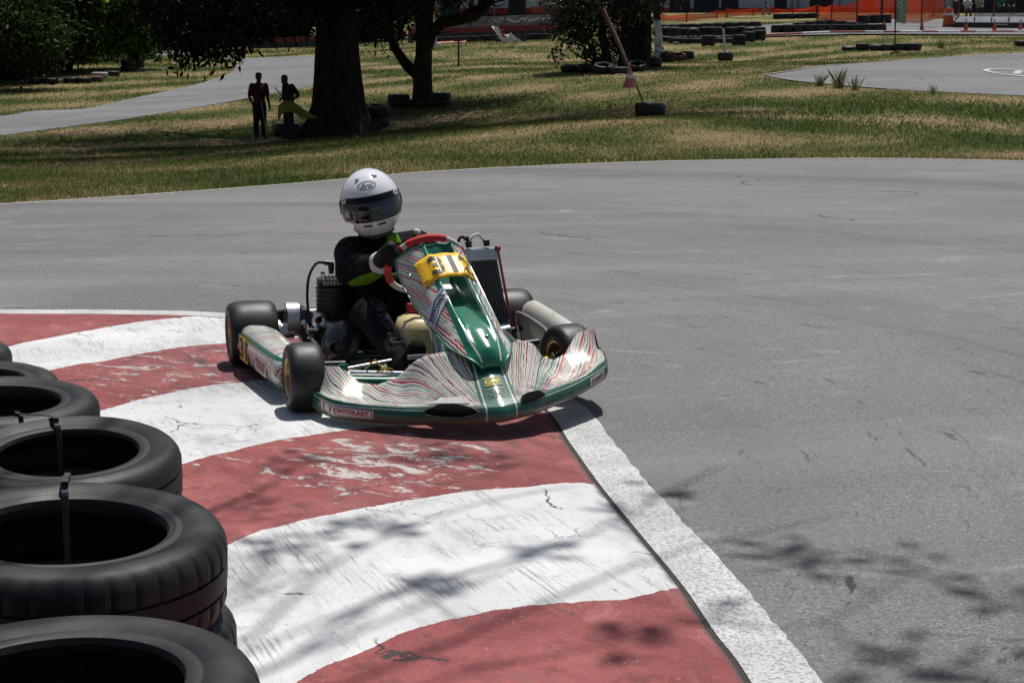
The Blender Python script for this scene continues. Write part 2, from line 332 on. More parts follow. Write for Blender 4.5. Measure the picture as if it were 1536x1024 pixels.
    vv = t.vm('ADD', o, t.vm('SCALE', t.noise(o, 6, 5, .65, 0, True), .16)); ck = t.vor(vv, 1.15, 'DISTANCE_TO_EDGE'); ckm = t.m('MULTIPLY', t.ss(ck, .0055, .002), t.ss(t.noise(o, 1.3, 3), .53, .58)); c = t.mix(ckm, c, (.035, .03, .028))
    ck2 = t.vor(vv, 7, 'DISTANCE_TO_EDGE'); ckm2 = t.m('MULTIPLY', t.ss(ck2, .024, .006), t.ss(t.noise(o, 1.4, 3), .54, .64)); c = t.mix(t.m('MULTIPLY', ckm2, .7), c, (.12, .11, .1))
    eg = t.ss(t.m('ADD', ed, t.m('MULTIPLY', mid, .05)), .045, .02); c = t.mix(t.m('MULTIPLY', eg, .85), c, (.06, .055, .05))
    h = t.m('SUBTRACT', t.m('ADD', t.m('ADD', t.m('MULTIPLY', brush, .5), t.m('MULTIPLY', mid, .8)), t.m('MULTIPLY', fin, .3)), t.m('ADD', t.m('MULTIPLY', ckm, 1.4), t.m('MULTIPLY', flk, .5)))
    return t.pbsdf(c, .72, 0, t.bump(h, .6, .006), .3)
M_KERB = mat_kerb()
def mat_line():
    t = NT('white_line_paint'); o = t.obj(); c = t.mix(t.ss(t.noise(o, 3, 5, .6), .3, .7), (.42, .42, .41), (.56, .555, .54)); f = t.noise(o, 120, 3, .7); c = t.mix(t.m('MULTIPLY', t.ss(f, .46, .62), .8), c, (.17, .17, .17))
    s = t.noise(t.map(o, (3, 18, 1), (0, 0, .4)), 1.5, 4, .7); c = t.mix(t.m('MULTIPLY', t.ss(s, .58, .72), .55), c, (.2, .2, .2)); return t.pbsdf(c, .85, 0, t.bump(f, .6, .004), .2)
M_LINE = mat_line()
M_CRACK = simple('earth_gap', (.035, .03, .027), .95, var=.5, sc=60, bump=.8)

# ---------------------------------------------------------------- ground, track
def axis_steps(a, b, segs):
    out = [a]
    for lim, st in segs:
        while out[-1] < lim-1e-6: out.append(min(out[-1]+st, lim))
    return np.array(out)
_fr = np.random.default_rng(5); _fk = [(2*PI/_fr.uniform(2.5, 12)*_fr.choice([-1, 1]), 2*PI/_fr.uniform(2.6, 13), _fr.uniform(0, 6.3), _fr.uniform(.5, 1)) for _ in range(16)]
def patchy(x, y): return sum(a*np.sin(kx_*x+ky_*y+ph) for kx_, ky_, ph, a in _fk)/4.2     # greener and drier patches of the turf
gx = axis_steps(-900, 900, [(-300, 150), (-100, 50), (-40, 4), (-14, 1.0), (16, .5), (40, 1.0), (100, 4), (300, 50), (900, 150)])
gy = axis_steps(-300, 1500, [(-40, 65), (-8, 4), (8, 1), (34, .4), (60, .8), (120, 1.5), (200, 8), (600, 80), (1500, 300)])
GX, GY = np.meshgrid(gx, gy); GZ = T(GX, GY); nx = len(gx)
ii = np.arange((len(gy)-1)*(nx-1)); rr = ii//(nx-1); cc = ii % (nx-1); q0 = rr*nx+cc
ground = np_mesh('ground', np.stack([GX.ravel(), GY.ravel(), GZ.ravel()-.02], 1), np.stack([q0, q0+1, q0+nx+1, q0+nx], 1), M_GROUND, smooth=True, attrs={'wet': np.clip(.58+.36*patchy(GX, GY), 0, 1).ravel()})
tag(ground, kind='structure', label='grassy infield sloping up behind the track, dry straw and green patches')
b = MB(); xs = _ed[:, 0]; rows = []
for k in range(5): rows.append([(x, -14*(1-k/4)+(k/4)*y if y > -14 else y, 0) for x, y in _ed])
b.grid(rows); tag(b.build('race_track', M_ASPH, smooth=0), kind='structure', label='grey asphalt kart track curving across the foreground')
# thin painted line at the far edge of the track
b = MB(); sel = [(x, y) for x, y in _ed if -12 < x < 16]; b.grid([[(x, y-.13, .004) for x, y in sel], [(x, y-.04, .004) for x, y in sel]]); tag(b.build('edge_line', M_LINE, smooth=0), kind='structure', label='thin white line along the far grassy edge of the track')

# ---------------------------------------------------------------- kerb with red and white bands
OUT_L = spline([(-9, 9.4), tuple(G(-300, 470)[:2]), tuple(G(0, 472)[:2]), tuple(G(180, 473)[:2]), tuple(G(330, 478)[:2]), (-.88, 8.08), (-.42, 7.6), (-.12, 6.95), tuple(G(808, 610)[:2]), tuple(G(850, 668)[:2]), tuple(G(890, 725)[:2]), tuple(G(950, 800)[:2]), tuple(G(1015, 880)[:2]), tuple(G(1062, 950)[:2]), tuple(G(1115, 1024)[:2]), (.55, 2.6), (.6, 1.6), (.6, -2)], 12)
OUT_L = np.array(OUT_L)
def offs(P, d):
    Tn = np.gradient(P, axis=0); Tn /= np.linalg.norm(Tn, axis=1)[:, None]; return P+np.stack([-Tn[:, 1], Tn[:, 0]], 1)*d
from_far = np.clip((OUT_L[:, 1]-6.5)/1.5, 0, 1)
L0 = offs(OUT_L, .016); L1 = OUT_L+(offs(OUT_L, .17)-OUT_L)
rj = RNG.normal(0, .0025, len(L1))
b = MB(); b.grid([[(x, y, .004) for x, y in L0], [(x, y, .004) for x, y in L1+rj[:, None]]]); tag(b.build('kerb_line', M_LINE, smooth=0), kind='structure', label='broad worn white line round the outer edge of the red and white kerb')
b = MB(); b.grid([[(x, y, .0015) for x, y in offs(OUT_L, -.05)], [(x, y, .0015) for x, y in offs(OUT_L, .03)]]); tag(b.build('kerb_gap', M_CRACK, smooth=0), kind='structure', label='dark broken joint between kerb and white line')
BND = [[(340, 474), (305, 477), (200, 488), (60, 512), (0, 525), (-300, 590)],
       [(600, 500), (345, 518), (250, 527), (150, 545), (80, 556), (-300, 640)],
       [(760, 540), (620, 555), (420, 572), (300, 583), (200, 603), (150, 618), (-200, 720)],
       [(900, 612), (815, 618), (700, 634), (640, 640), (540, 646), (430, 660), (350, 678), (262, 702), (-100, 840)],
       [(1000, 706), (890, 725), (700, 740), (540, 765), (420, 790), (335, 822), (0, 990)],
       [(1100, 866), (1015, 880), (940, 900), (760, 912), (640, 940), (530, 985), (450, 1024), (200, 1180)],
       [(1300, 1180), (1150, 1200), (700, 1290), (300, 1500)], [(1500, 1900), (300, 2400)]]
BND = [sorted(map(tuple, spline(q, 6))) for q in BND]
def band_of(x, y):
    u, v = pix(np.stack([x, y, np.zeros_like(x)], -1)); vk = np.array([np.interp(u, [p[0] for p in q], [p[1] for p in q]) for q in BND])
    vk = np.maximum.accumulate(vk+np.arange(len(BND))[:, None]*.5, 0); out = np.zeros_like(x)
    out = np.where(v < vk[0], (v-vk[0])/60, out)
    for k in range(len(BND)-1): out = np.where((v >= vk[k]) & (v < vk[k+1]), k+(v-vk[k])/np.maximum(vk[k+1]-vk[k], 1e-3), out)
    return np.where(v >= vk[-1], len(BND)-1, out)+10
def seg_dist(P, L):
    best = np.full(len(P), 1e9); bp = np.zeros_like(P)
    for a, c in zip(L[:-1], L[1:]):
        d = c-a; t = np.clip(((P-a)@d)/(d@d), 0, 1); q = a+t[:, None]*d; e = np.linalg.norm(P-q, axis=1); w = e < best; best[w] = e[w]; bp[w] = q[w]
    return best, bp
def inside(P, poly):
    r = np.zeros(len(P), bool); n = len(poly)
    for i in range(n):
        a, c = poly[i], poly[(i+1) % n]
        if a[1] == c[1]: continue
        w = ((a[1] > P[:, 1]) != (c[1] > P[:, 1])) & (P[:, 0] < (c[0]-a[0])*(P[:, 1]-a[1])/(c[1]-a[1])+a[0]); r ^= w
    return r
KP_ = np.vstack([OUT_L, [(-9, -2)]])
kx = np.arange(-5, .8, .03); ky = np.arange(1.9, 9.4, .03); KX, KY = np.meshgrid(kx, ky); P2 = np.stack([KX.ravel(), KY.ravel()], 1); ins = inside(P2, KP_)
ds, bp = seg_dist(P2, OUT_L); nk = len(kx); ii = np.arange((len(ky)-1)*(nk-1)); q0 = ii//(nk-1)*nk+ii % (nk-1); F = np.stack([q0, q0+1, q0+nk+1, q0+nk], 1); F = F[ins[F].any(1)]
P2 = np.where(ins[:, None], P2, bp); ds = np.where(ins, ds, 0)
zz = .012*np.clip(ds/.04, .35, 1)+.004*np.sin(P2[:, 0]*2.1+P2[:, 1]*1.3)*np.clip(ds/.3, 0, 1)
used = np.unique(F); remap = np.full(len(P2), -1); remap[used] = np.arange(len(used))
bd = band_of(P2[used, 0], P2[used, 1])
kerb = np_mesh('kerb', np.stack([P2[used, 0], P2[used, 1], zz[used]], 1), remap[F], M_KERB, {'band': bd, 'edge': ds[used]}, smooth=True); tag(kerb, kind='structure', label='flat apex kerb painted in broad red and white bands')

# ---------------------------------------------------------------- far roads and paved areas, laid on the terrain
def sheet(name, near, far, label, m=M_ASPH2, n=60, rows=10, dz=.012, z_near=None):
    def samp(px, n):
        px = sorted(px); us = np.linspace(px[0][0], px[-1][0], n); sp = np.array(spline(px, 8)); return [place(u, np.interp(u, sp[:, 0], sp[:, 1])) for u in us]
    A = samp(near, n); B_ = samp(far, n); b = MB(); R = []
    for k in range(rows+1):
        t = k/rows; R.append([on(a.x*(1-t)+c.x*t, a.y*(1-t)+c.y*t, dz-.02) for a, c in zip(A, B_)])
    b.grid(R); return tag(b.build(name, m, smooth=180), kind='structure', label=label), A, B_
road, rA, rB = sheet('road', [(-150, 220), (0, 203), (101, 190), (203, 176), (305, 159), (372, 147), (474, 127), (530, 115)], [(-150, 187), (0, 174), (51, 166), (129, 162), (203, 146), (271, 132), (322, 118), (349, 107), (356, 92), (380, 87), (480, 84), (530, 83)], 'grey track section curving away behind the two marshals', n=90, rows=12)
sheet('road', [(150, 87), (210, 85), (300, 84), (352, 91)], [(150, 78), (210, 77.5), (300, 78), (352, 83)], 'pale strip of track glimpsed under the hanging mango leaves', n=30, rows=4)
apron, aA, aB = sheet('track_loop', [(1146, 113), (1165, 117), (1200, 122), (1300, 131), (1400, 137), (1536, 143), (1750, 152)], [(1146, 111.5), (1165, 109), (1190, 105), (1240, 98), (1350, 90), (1450, 83), (1536, 79), (1750, 68)], 'pale asphalt loop coming in from the right beyond the green grass', n=70, rows=10)
b = MB(); LL = [on(p.x, p.y, .006) for p in aA[:22]]; b.grid([[p+Vector((0, -.02, 0)) for p in LL], [p+Vector((.05, .2, 0)) for p in LL]]); LL = [on(p.x, p.y, .006) for p in aB[:14]]
b.grid([[p+Vector((0, -.3, 0)) for p in LL], [p for p in LL]]); tag(b.build('loop_line', M_LINE, smooth=0), kind='structure', label='white line round the tip of the far asphalt loop')
b = MB(); c = place(1535, 109.5); 
rg = lambda r, w=1.: [on(c.x+.82*r*math.cos(a), c.y+2.6*r*math.sin(a), .006) for a in np.linspace(0, 2*PI, 40)]
b.grid([rg(1.), rg(.84)]); b.grid([[on(c.x-.45+.05*k, c.y-.5+.14*k, .007) for k in range(14)], [on(c.x-.3+.05*k, c.y-.7+.14*k, .007) for k in range(14)]]); tag(b.build('painted_mark', M_LINE, smooth=0), kind='structure', label='white oval painted on the far asphalt loop')
sheet('pit_road', [(1010, 66), (1060, 63), (1150, 56), (1250, 53.5), (1300, 52.5), (1536, 53.5), (1750, 55)], [(1010, 60), (1060, 52), (1140, 40), (1200, 36), (1250, 33), (1330, 31), (1420, 30), (1536, 31), (1750, 32)], 'pale pit road behind the tyre islands', n=90, rows=14, dz=.07)
M_KW = simple('kerb_white', (.75, .74, .72), .8, dirt=.3, sc=3); M_KR = simple('kerb_pink', (.42, .17, .15), .85, dirt=.4, sc=3)
def flatstrip(name, pts, mats, label, w=.6, hgt=.05):
    b = MB()
    for i, (a, c, m) in enumerate(pts):
        P = [place(a+(c-a)*k/6, 51.2) if False else place(a+(c-a)*k/6, np.interp(a+(c-a)*k/6, [1040, 1250, 1536, 1760], [60.5, 51.2, 50.0, 51])) for k in range(7)]
        b.grid([[p+Vector((0, 0, 0)) for p in P], [p+Vector((0, .02, hgt+.08)) for p in P], [p+Vector((0, w, hgt+.1)) for p in P], [p+Vector((0, w+.02, 0)) for p in P]], m)
    return tag(b.build(name, mats, smooth=0), kind='structure', label=label)
xs = [1040, 1095, 1150, 1205, 1245, 1276, 1299, 1326, 1352, 1384, 1408, 1441, 1465, 1488, 1522, 1560, 1600, 1640, 1700]
flatstrip('pit_kerb', [(xs[i], xs[i+1], 0 if (i in (0, 2, 4, 6, 8, 10, 12, 14, 16) and xs[i] > 1260) or xs[i] in (1205, 1299, 1352, 1408, 1465, 1522) else 1) for i in range(len(xs)-1)], [M_KW, M_KR], 'low kerb in faded pink and white along the pit road')
flat_k = [place(u, v) for u, v in [(640, 66), (700, 63), (760, 60), (830, 57)]]; b = MB(); b.grid([[p for p in flat_k], [p+Vector((0, .5, .08)) for p in flat_k], [p+Vector((0, .9, .02)) for p in flat_k]]); tag(b.build('far_kerb', M_KR, smooth=0), kind='structure', label='faded pinkish kerb strip in front of the red barrier')
# ================================================================ foliage
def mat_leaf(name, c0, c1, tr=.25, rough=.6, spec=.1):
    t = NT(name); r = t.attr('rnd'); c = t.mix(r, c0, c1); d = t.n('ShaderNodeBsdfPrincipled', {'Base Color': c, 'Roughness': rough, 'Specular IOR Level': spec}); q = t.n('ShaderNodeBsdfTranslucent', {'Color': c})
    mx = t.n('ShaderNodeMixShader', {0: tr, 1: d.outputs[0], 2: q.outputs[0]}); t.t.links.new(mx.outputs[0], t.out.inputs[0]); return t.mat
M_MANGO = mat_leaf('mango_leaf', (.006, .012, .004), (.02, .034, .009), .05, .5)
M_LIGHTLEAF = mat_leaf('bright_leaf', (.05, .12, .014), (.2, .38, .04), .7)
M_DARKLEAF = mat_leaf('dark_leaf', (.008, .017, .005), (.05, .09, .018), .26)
M_BUSHLEAF = mat_leaf('bush_leaf', (.02, .022, .011), (.1, .1, .05), .12, .45, .3)
M_BROWNLEAF = mat_leaf('brown_twigs', (.05, .04, .025), (.14, .115, .08), .1)
def mat_bark(name, a, c):
    t = NT(name); o = t.obj(); n = t.noise(t.map(o, (9, 9, 2)), 1, 5, .65, .4); return t.pbsdf(t.mix(t.ss(n, .3, .7), a, c), .9, 0, t.bump(n, .9, .05), .1)
M_BARK = mat_bark('bark', (.009, .007, .005), (.045, .035, .025)); M_BARK2 = mat_bark('brown_bark', (.018, .011, .006), (.055, .035, .02)); M_LIMEWASH = mat_bark('limewashed_bark', (.3, .29, .26), (.62, .6, .55))
def leaves(blobs, n, L=.2, W=.07, droop=.5, shell=.6, clump=0, seed=1):
    """n bent leaves spread through ellipsoids; blobs = (cx,cy,cz,rx,ry,rz[,weight])"""
    g = np.random.default_rng(seed); w = np.array([b[6] if len(b) > 6 else b[3]*b[4]*b[5] for b in blobs], float); w /= w.sum(); k = g.choice(len(blobs), n, p=w); B = np.array([b[:6] for b in blobs])[k]
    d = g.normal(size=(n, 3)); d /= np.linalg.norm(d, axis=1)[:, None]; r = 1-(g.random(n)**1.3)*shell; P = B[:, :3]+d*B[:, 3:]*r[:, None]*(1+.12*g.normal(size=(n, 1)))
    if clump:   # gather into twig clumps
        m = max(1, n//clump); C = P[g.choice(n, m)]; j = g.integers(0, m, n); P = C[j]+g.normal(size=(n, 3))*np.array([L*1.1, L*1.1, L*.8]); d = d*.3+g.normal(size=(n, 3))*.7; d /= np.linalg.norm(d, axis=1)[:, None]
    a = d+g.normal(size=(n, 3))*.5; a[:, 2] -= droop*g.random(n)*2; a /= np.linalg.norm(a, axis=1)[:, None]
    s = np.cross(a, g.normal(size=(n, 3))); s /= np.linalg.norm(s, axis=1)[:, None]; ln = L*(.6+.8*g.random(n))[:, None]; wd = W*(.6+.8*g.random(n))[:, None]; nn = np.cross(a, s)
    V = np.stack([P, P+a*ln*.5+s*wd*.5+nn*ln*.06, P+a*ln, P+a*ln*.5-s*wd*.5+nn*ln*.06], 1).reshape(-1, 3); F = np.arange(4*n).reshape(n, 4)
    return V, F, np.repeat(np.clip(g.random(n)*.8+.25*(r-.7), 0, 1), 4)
def crown(name, blobs, n, m, parent=None, **k):
    V, F, R = leaves(blobs, n, **k); p = np.array(parent.location) if parent else 0; return np_mesh(name, V-p, F, m, {'rnd': R}, parent=parent)
def bend(a, c, k=.15, n=7, g=random):
    a, c = Vector(a), Vector(c); L = (c-a).length; o1 = Vector((g.uniform(-1, 1), g.uniform(-1, 1), g.uniform(-.5, .5)))*L*k; return [Vector(p) for p in spline([a, a.lerp(c, .4)+o1, a.lerp(c, .75)+o1*.6, c], n)]

def trunk_rows(c, prof, seg=28, ph=0.0, fl=.18):
    """tapered trunk with root flares: prof = (z, radius, flare)"""
    rows = []
    for z, r, f in prof:
        rows.append([(c[0]+(r*(1+f*fl*(math.cos(5*a+ph)+.5*math.cos(3*a+1.3))))*math.cos(a)+.02*r*math.sin(9*a+z), c[1]+(r*(1+f*fl*(math.cos(5*a+ph)+.5*math.cos(3*a+1.3))))*math.sin(a), z) for a in [2*PI*i/seg for i in range(seg)]])
    return rows
# --- great mango tree, upper left of centre
p = place(507, 200); big = thing('mango_tree', 'huge dark mango tree with a thick flaring trunk, two marshals in its shade', 'tree', p)
d1 = depth(p); wpx = d1/FPX
b = MB(); b.grid(trunk_rows((0, 0), [(-.15, 64*wpx, 1.6), (.06, 56*wpx, 1.3), (.3, 45*wpx, .8), (.7, 39*wpx, .4), (1.4, 35*wpx, .15), (2.3, 31*wpx, .1), (3.2, 28*wpx, .05), (4.2, 26*wpx, 0), (5.5, .3, 0)]), closed=True)
gg = random.Random(3)
for k in range(9):
    a = k*2*PI/9+.3; z0 = gg.uniform(2.6, 4.8); L = gg.uniform(3, 6.2); b.tube(bend((0, 0, z0), (L*math.cos(a), L*math.sin(a), z0+gg.uniform(.6, 2.8)), .12, g=gg), np.linspace(.22, .05, 22), 8)
b.build('trunk', M_BARK, big)
bl = []
def blob_px(u, v, d, rx, ry, rz, w=None):
    c = at(u, v, d); return (c[0], c[1], c[2], rx, ry, rz)+((w,) if w else ())
for u, v, d, rx, ry, rz in [(300, 20, 37, 1.25, 1.5, .85), (235, -10, 38, .7, 1.2, .8), (380, 5, 36.5, 1.0, 1.5, .7), (430, -15, 38, .9, 1.5, .6), (340, 62, 36, .55, .7, .42), (255, 50, 37, .4, .6, .42), (402, 45, 36.2, .2, .3, .3), (378, 76, 36, .13, .25, .11),
                            (285, 82, 36.5, .5, .5, .26), (350, 88, 35.8, .3, .3, .22), (460, -40, 38, 1.2, 1.5, .8), (560, -25, 39.5, .9, 1.3, .6), (585, 25, 41.5, .5, .7, .7), (560, 10, 42.5, .45, .6, .6), (450, 20, 41, .35, .6, .3), (610, -40, 39, 1., 1.5, .7), (305, 45, 37.5, .7, .8, .5)]:
    bl.append(blob_px(u, v, d, rx, ry, rz, rx*ry*rz*3))
for x, y, z, r in [(-3.5, 2, 7, 4), (3, 2.5, 7.5, 4), (0, -2, 8, 4.5), (-4, -2.5, 6, 3.4), (2.5, -3.5, 6.2, 3), (0, 3, 9, 4.5), (-5.5, .5, 6, 3), (5.2, -.5, 6.6, 2.8), (-1.5, -4.5, 5.6, 2.4)]:
    bl.append((p.x+x, p.y+y, p.z+z, r, r, r*.62, r**3*.16))
for x, y, z, r in [(-4.2, -6.5, 6.3, 2.6), (-1, -7.5, 6.6, 2.8), (2.4, -6.8, 6.4, 2.6), (-5.5, -4, 6.2, 2.3), (-2.4, -9, 6.8, 2.2), (4.5, -5.4, 6.5, 2.4), (1, -9.2, 7, 2.2)]: bl.append((p.x+x, p.y+y, p.z+z, r, r, r*.4, r**3*.3))
crown('crown', bl, 95000, M_MANGO, big, L=.2, W=.065, droop=.9, shell=.8, clump=10, seed=2)
# --- forked tree with two limbs
p = place(633, 158); frk = thing('forked_tree', 'brown forked tree with tyres round its foot, right limb reaching out sideways', 'tree', p); dd = depth(p)
def L_(u, v, dz=0): q = at(u, v, dd+dz); return Vector(q)-p
b = MB(); px = dd/FPX
b.tube([L_(634, 166), L_(634, 150), L_(634, 125), L_(633, 108), L_(636, 80), L_(634, 40), L_(630, -20), L_(620, -120)], [24*px, 16.5*px, 14.5*px, 15*px, 12.5*px, 11*px, 10*px, 6*px], 14)
b.tube([L_(630, 118), L_(610, 98), L_(592, 72), L_(585, 55), L_(560, 0), L_(530, -60)], [8*px, 8*px, 6.5*px, 5.5*px, 5*px, 3*px], 10)
b.tube([L_(640, 72), L_(648, 48), L_(664, 34), L_(690, 29), L_(712, 22), L_(728, 8), L_(745, -22), L_(770, -60)], [9*px, 9*px, 9*px, 9*px, 10*px, 9*px, 7*px, 5*px], 10)
b.tube([L_(645, 42), L_(646, 20), L_(648, -10), L_(640, -60)], [4.5*px, 4.5*px, 4*px, 3*px], 8)
b.tube([L_(726, 12), L_(740, 4), L_(765, -2), L_(780, -14)], [2.5*px, 1.6*px, 1.2*px, .8*px], 6); b.tube([L_(735, 6), L_(748, 10), L_(758, 6)], [1.4*px, 1*px, .6*px], 5); b.tube([L_(790, -6), L_(775, 2), L_(762, 10)], [1.5*px, 1*px, .5*px], 5)
b.tube([L_(712, 22), L_(705, 36), L_(704, 40)], [2*px, 1.2*px, .5*px], 5); b.tube([L_(640, 62), L_(660, 50), L_(690, 46)], [1.2*px, .9*px, .5*px], 5)
b.build('trunk', M_BARK2, frk)
bl = [blob_px(u, v, d, rx, ry, rz) for u, v, d, rx, ry, rz in [(575, 20, dd-1, .5, .8, .8), (600, 10, dd-1, .45, .8, .6), (590, 50, dd+.6, .42, .5, .4), (620, -10, dd-1, .6, 1., .35), (660, -22, dd, .9, 1., .45), (700, -24, dd-.5, .8, 1., .5), (575, 55, dd+1, .25, .4, .3), (690, 0, dd+1, .28, .6, .4), (780, -30, dd, .7, 1, .5), (640, -70, dd, 2.4, 2.4, 1.0), (560, -90, dd, 2.4, 2.4, 1.2), (740, -100, dd, 2.4, 2.4, 1.2), (640, -150, dd, 3, 3, 1.4)]]+[(p.x+x, p.y+y, p.z+z, r, r, r*.4) for x, y, z, r in [(1.5, -5, 6.5, 2.4), (4, -6.5, 6.8, 2.4), (6.2, -7, 6.6, 2.0), (3.2, -9, 6.8, 2.2), (.2, -7.6, 6.6, 2.2), (5.5, -4.6, 6.4, 2.), (5, -9.6, 6.8, 2.2), (7.5, -8.8, 6.8, 2.), (1.6, -10, 6.8, 1.8)]]
crown('crown', bl, 44000, M_MANGO, frk, L=.2, W=.07, droop=.8, shell=.9, clump=8, seed=4)
# --- bushy multi stemmed tree
p = place(925, 103); bsh = thing('bushy_tree', 'low bushy tree with several dark stems and grey green leaves, tyres heaped at its foot', 'tree', p); dd = depth(p); px = dd/FPX
b = MB()
for path, r in [([(900, 104), (885, 70), (868, 30), (850, -20)], 3), ([(915, 106), (905, 60), (900, 10), (890, -50)], 6), ([(935, 106), (940, 60), (938, 0), (930, -60)], 9), ([(965, 104), (968, 60), (970, 0), (975, -60)], 9), ([(905, 102), (870, 85), (850, 70)], 1.5), ([(895, 100), (875, 70), (860, 50)], 1.5), ([(910, 100), (893, 84), (880, 60)], 1.2), ([(950, 105), (955, 50), (950, 0)], 6)]:
    pp = spline([L_(*q) for q in path], 5); b.tube(pp, np.linspace(r*px*1.2, r*px*.7, len(pp)), 9)
b.build('trunk', M_BARK, bsh)
bl = [blob_px(u, v, d, rx, ry, rz) for u, v, d, rx, ry, rz in [(860, 8, dd-1, .75, .7, .6), (845, 35, dd-1, .38, .5, .4), (868, 45, dd-.6, .55, .6, .5), (885, 20, dd-.8, .6, .6, .6), (852, 66, dd-.8, .34, .4, .3), (838, 80, dd-.8, .16, .2, .16), (885, 70, dd-.3, .35, .4, .35), (915, 15, dd-.5, .6, .6, .7), (950, 5, dd-.5, .7, .6, .6), (925, 60, dd+.3, .6, .5, .7), (955, 50, dd+.3, .5, .5, .7), (945, 88, dd+.2, .5, .4, .3), (905, 92, dd, .35, .4, .22), (985, -15, dd, .7, .7, .5), (840, -15, dd, .7, .8, .5), (900, -45, dd, 1.6, 1.6, .7), (980, -60, dd, 1.4, 1.4, .7)]]
crown('crown', bl, 19000, M_BUSHLEAF, bsh, L=.17, W=.065, droop=.5, shell=1., clump=9, seed=5)
p2 = place(990, 90); lw = thing('limewashed_tree', 'tree with the foot of its trunk painted white, right behind the bushy tree', 'tree', p2); dd2 = depth(p2); px2 = dd2/FPX
def L2(u, v, dz=0): q = at(u, v, dd2+dz); return Vector(q)-p2
b = MB(); b.tube([L2(989, 92), L2(988, 70), L2(986, 32)], [8.5*px2, 6.5*px2, 5.4*px2], 12); b.build('trunk_foot', M_LIMEWASH, lw)
b = MB(); b.tube([L2(986, 32), L2(983, 0), L2(978, -60), L2(985, -120)], [5.6*px2, 6*px2, 5.5*px2, 3*px2], 12); b.build('trunk', M_BARK, lw)
crown('crown', [blob_px(u, v, dd2, r, r, r*.6) for u, v, r in [(960, -70, 2), (1020, -85, 2), (985, -120, 2.6)]], 5000, M_DARKLEAF, lw, L=.22, W=.08, seed=6, clump=6)

# --- wood on the left: separate trees
def forest_tree(u, v, label, hgt, rx, m, n, seed, low=.2, name='broad_tree', L=.26, tr=.16, shell=.85):
    p = place(u, v); t = thing(name, label, 'tree', p, group='trees in the dark wood at the left'); g = random.Random(seed); b = MB()
    b.tube(bend((0, 0, -.1), (g.uniform(-.4, .4), 0, hgt*.75), .06, g=g), np.linspace(tr*1.3, tr*.5, 22), 9)
    for k in range(5):
        a = g.uniform(0, 6.3); z = hgt*g.uniform(.3, .6); b.tube(bend((0, 0, z), (rx*.6*math.cos(a), rx*.6*math.sin(a), z+hgt*.2), .1, g=g), np.linspace(tr*.5, tr*.15, 22), 6)
    b.build('trunk', M_BARK, t); bl = []
    for k in range(14):
        a = g.uniform(0, 6.3); q = rx*g.uniform(.15, .75); z = hgt*g.uniform(low, .85); r = rx*g.uniform(.3, .5); bl.append((p.x+q*math.cos(a), p.y+q*math.sin(a), p.z+z, r, r, r*.75))
    crown('crown', bl, int(n*1.7), m, t, L=L, W=L*.42, droop=.4, shell=shell, clump=8, seed=seed); return t
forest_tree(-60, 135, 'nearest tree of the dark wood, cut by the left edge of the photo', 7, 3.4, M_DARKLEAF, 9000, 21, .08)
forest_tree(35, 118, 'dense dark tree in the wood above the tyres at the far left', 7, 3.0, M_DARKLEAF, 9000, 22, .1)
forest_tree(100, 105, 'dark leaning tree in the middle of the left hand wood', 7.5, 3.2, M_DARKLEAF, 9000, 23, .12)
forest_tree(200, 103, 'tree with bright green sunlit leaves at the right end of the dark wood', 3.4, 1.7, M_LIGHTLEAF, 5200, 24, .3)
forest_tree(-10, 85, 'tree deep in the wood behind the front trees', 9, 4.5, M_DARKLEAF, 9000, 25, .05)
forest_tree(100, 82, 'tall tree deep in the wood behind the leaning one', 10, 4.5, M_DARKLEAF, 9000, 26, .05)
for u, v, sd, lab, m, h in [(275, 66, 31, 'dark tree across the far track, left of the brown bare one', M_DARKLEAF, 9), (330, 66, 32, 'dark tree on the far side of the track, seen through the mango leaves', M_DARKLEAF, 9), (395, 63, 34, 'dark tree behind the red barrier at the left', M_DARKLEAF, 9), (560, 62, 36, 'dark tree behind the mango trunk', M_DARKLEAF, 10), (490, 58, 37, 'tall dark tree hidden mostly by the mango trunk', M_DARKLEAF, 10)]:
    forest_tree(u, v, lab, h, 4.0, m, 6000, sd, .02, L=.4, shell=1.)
forest_tree(432, 61, 'brown leafless bush standing behind the red barrier', 3.2, 1.8, M_BROWNLEAF, 4200, 35, .1, 'bare_bush', L=.28, tr=.05)
und = []
for k in range(26): q_ = place(-70+k*11+random.uniform(-3, 3), 108-k*.75); und.append((q_.x, q_.y+1.2, q_.z+.5, 1.1, .9, random.uniform(.6, 1.3)))
u_ = crown('undergrowth', und, 16000, M_DARKLEAF, None, L=.2, W=.1, seed=41, shell=1.); tag(u_, 'tangled dark undergrowth under the trees of the left hand wood', 'undergrowth', None, 'stuff')
forest_tree(-40, 112, 'thick low tree at the left edge behind the dumped tyres', 7, 3.6, M_DARKLEAF, 9000, 27, .02); forest_tree(70, 106, 'thick tree behind the dumped tyres, foliage down to the ground', 7, 3.4, M_DARKLEAF, 9000, 28, .02)
wood = []
for k in range(31): wood.append((-80+k*2.2+random.uniform(-1, 1), 128+random.uniform(-3, 6), 7+random.uniform(-2, 2), 4, 3, 5))
for k in range(14): wood.append((-45+k*3, -24+random.uniform(-2, 2), 3.5+random.uniform(-1, 2), 3.5, 2.5, 5))  # unseen leaf row behind the camera, added to darken the visor's reflection
w = crown('far_and_unseen_wood', wood, 38000, M_DARKLEAF, None, L=.8, W=.5, seed=40, shell=1.); tag(w, 'dark wood closing the view far behind the track, unseen row added behind the camera', 'wood', None, 'stuff')

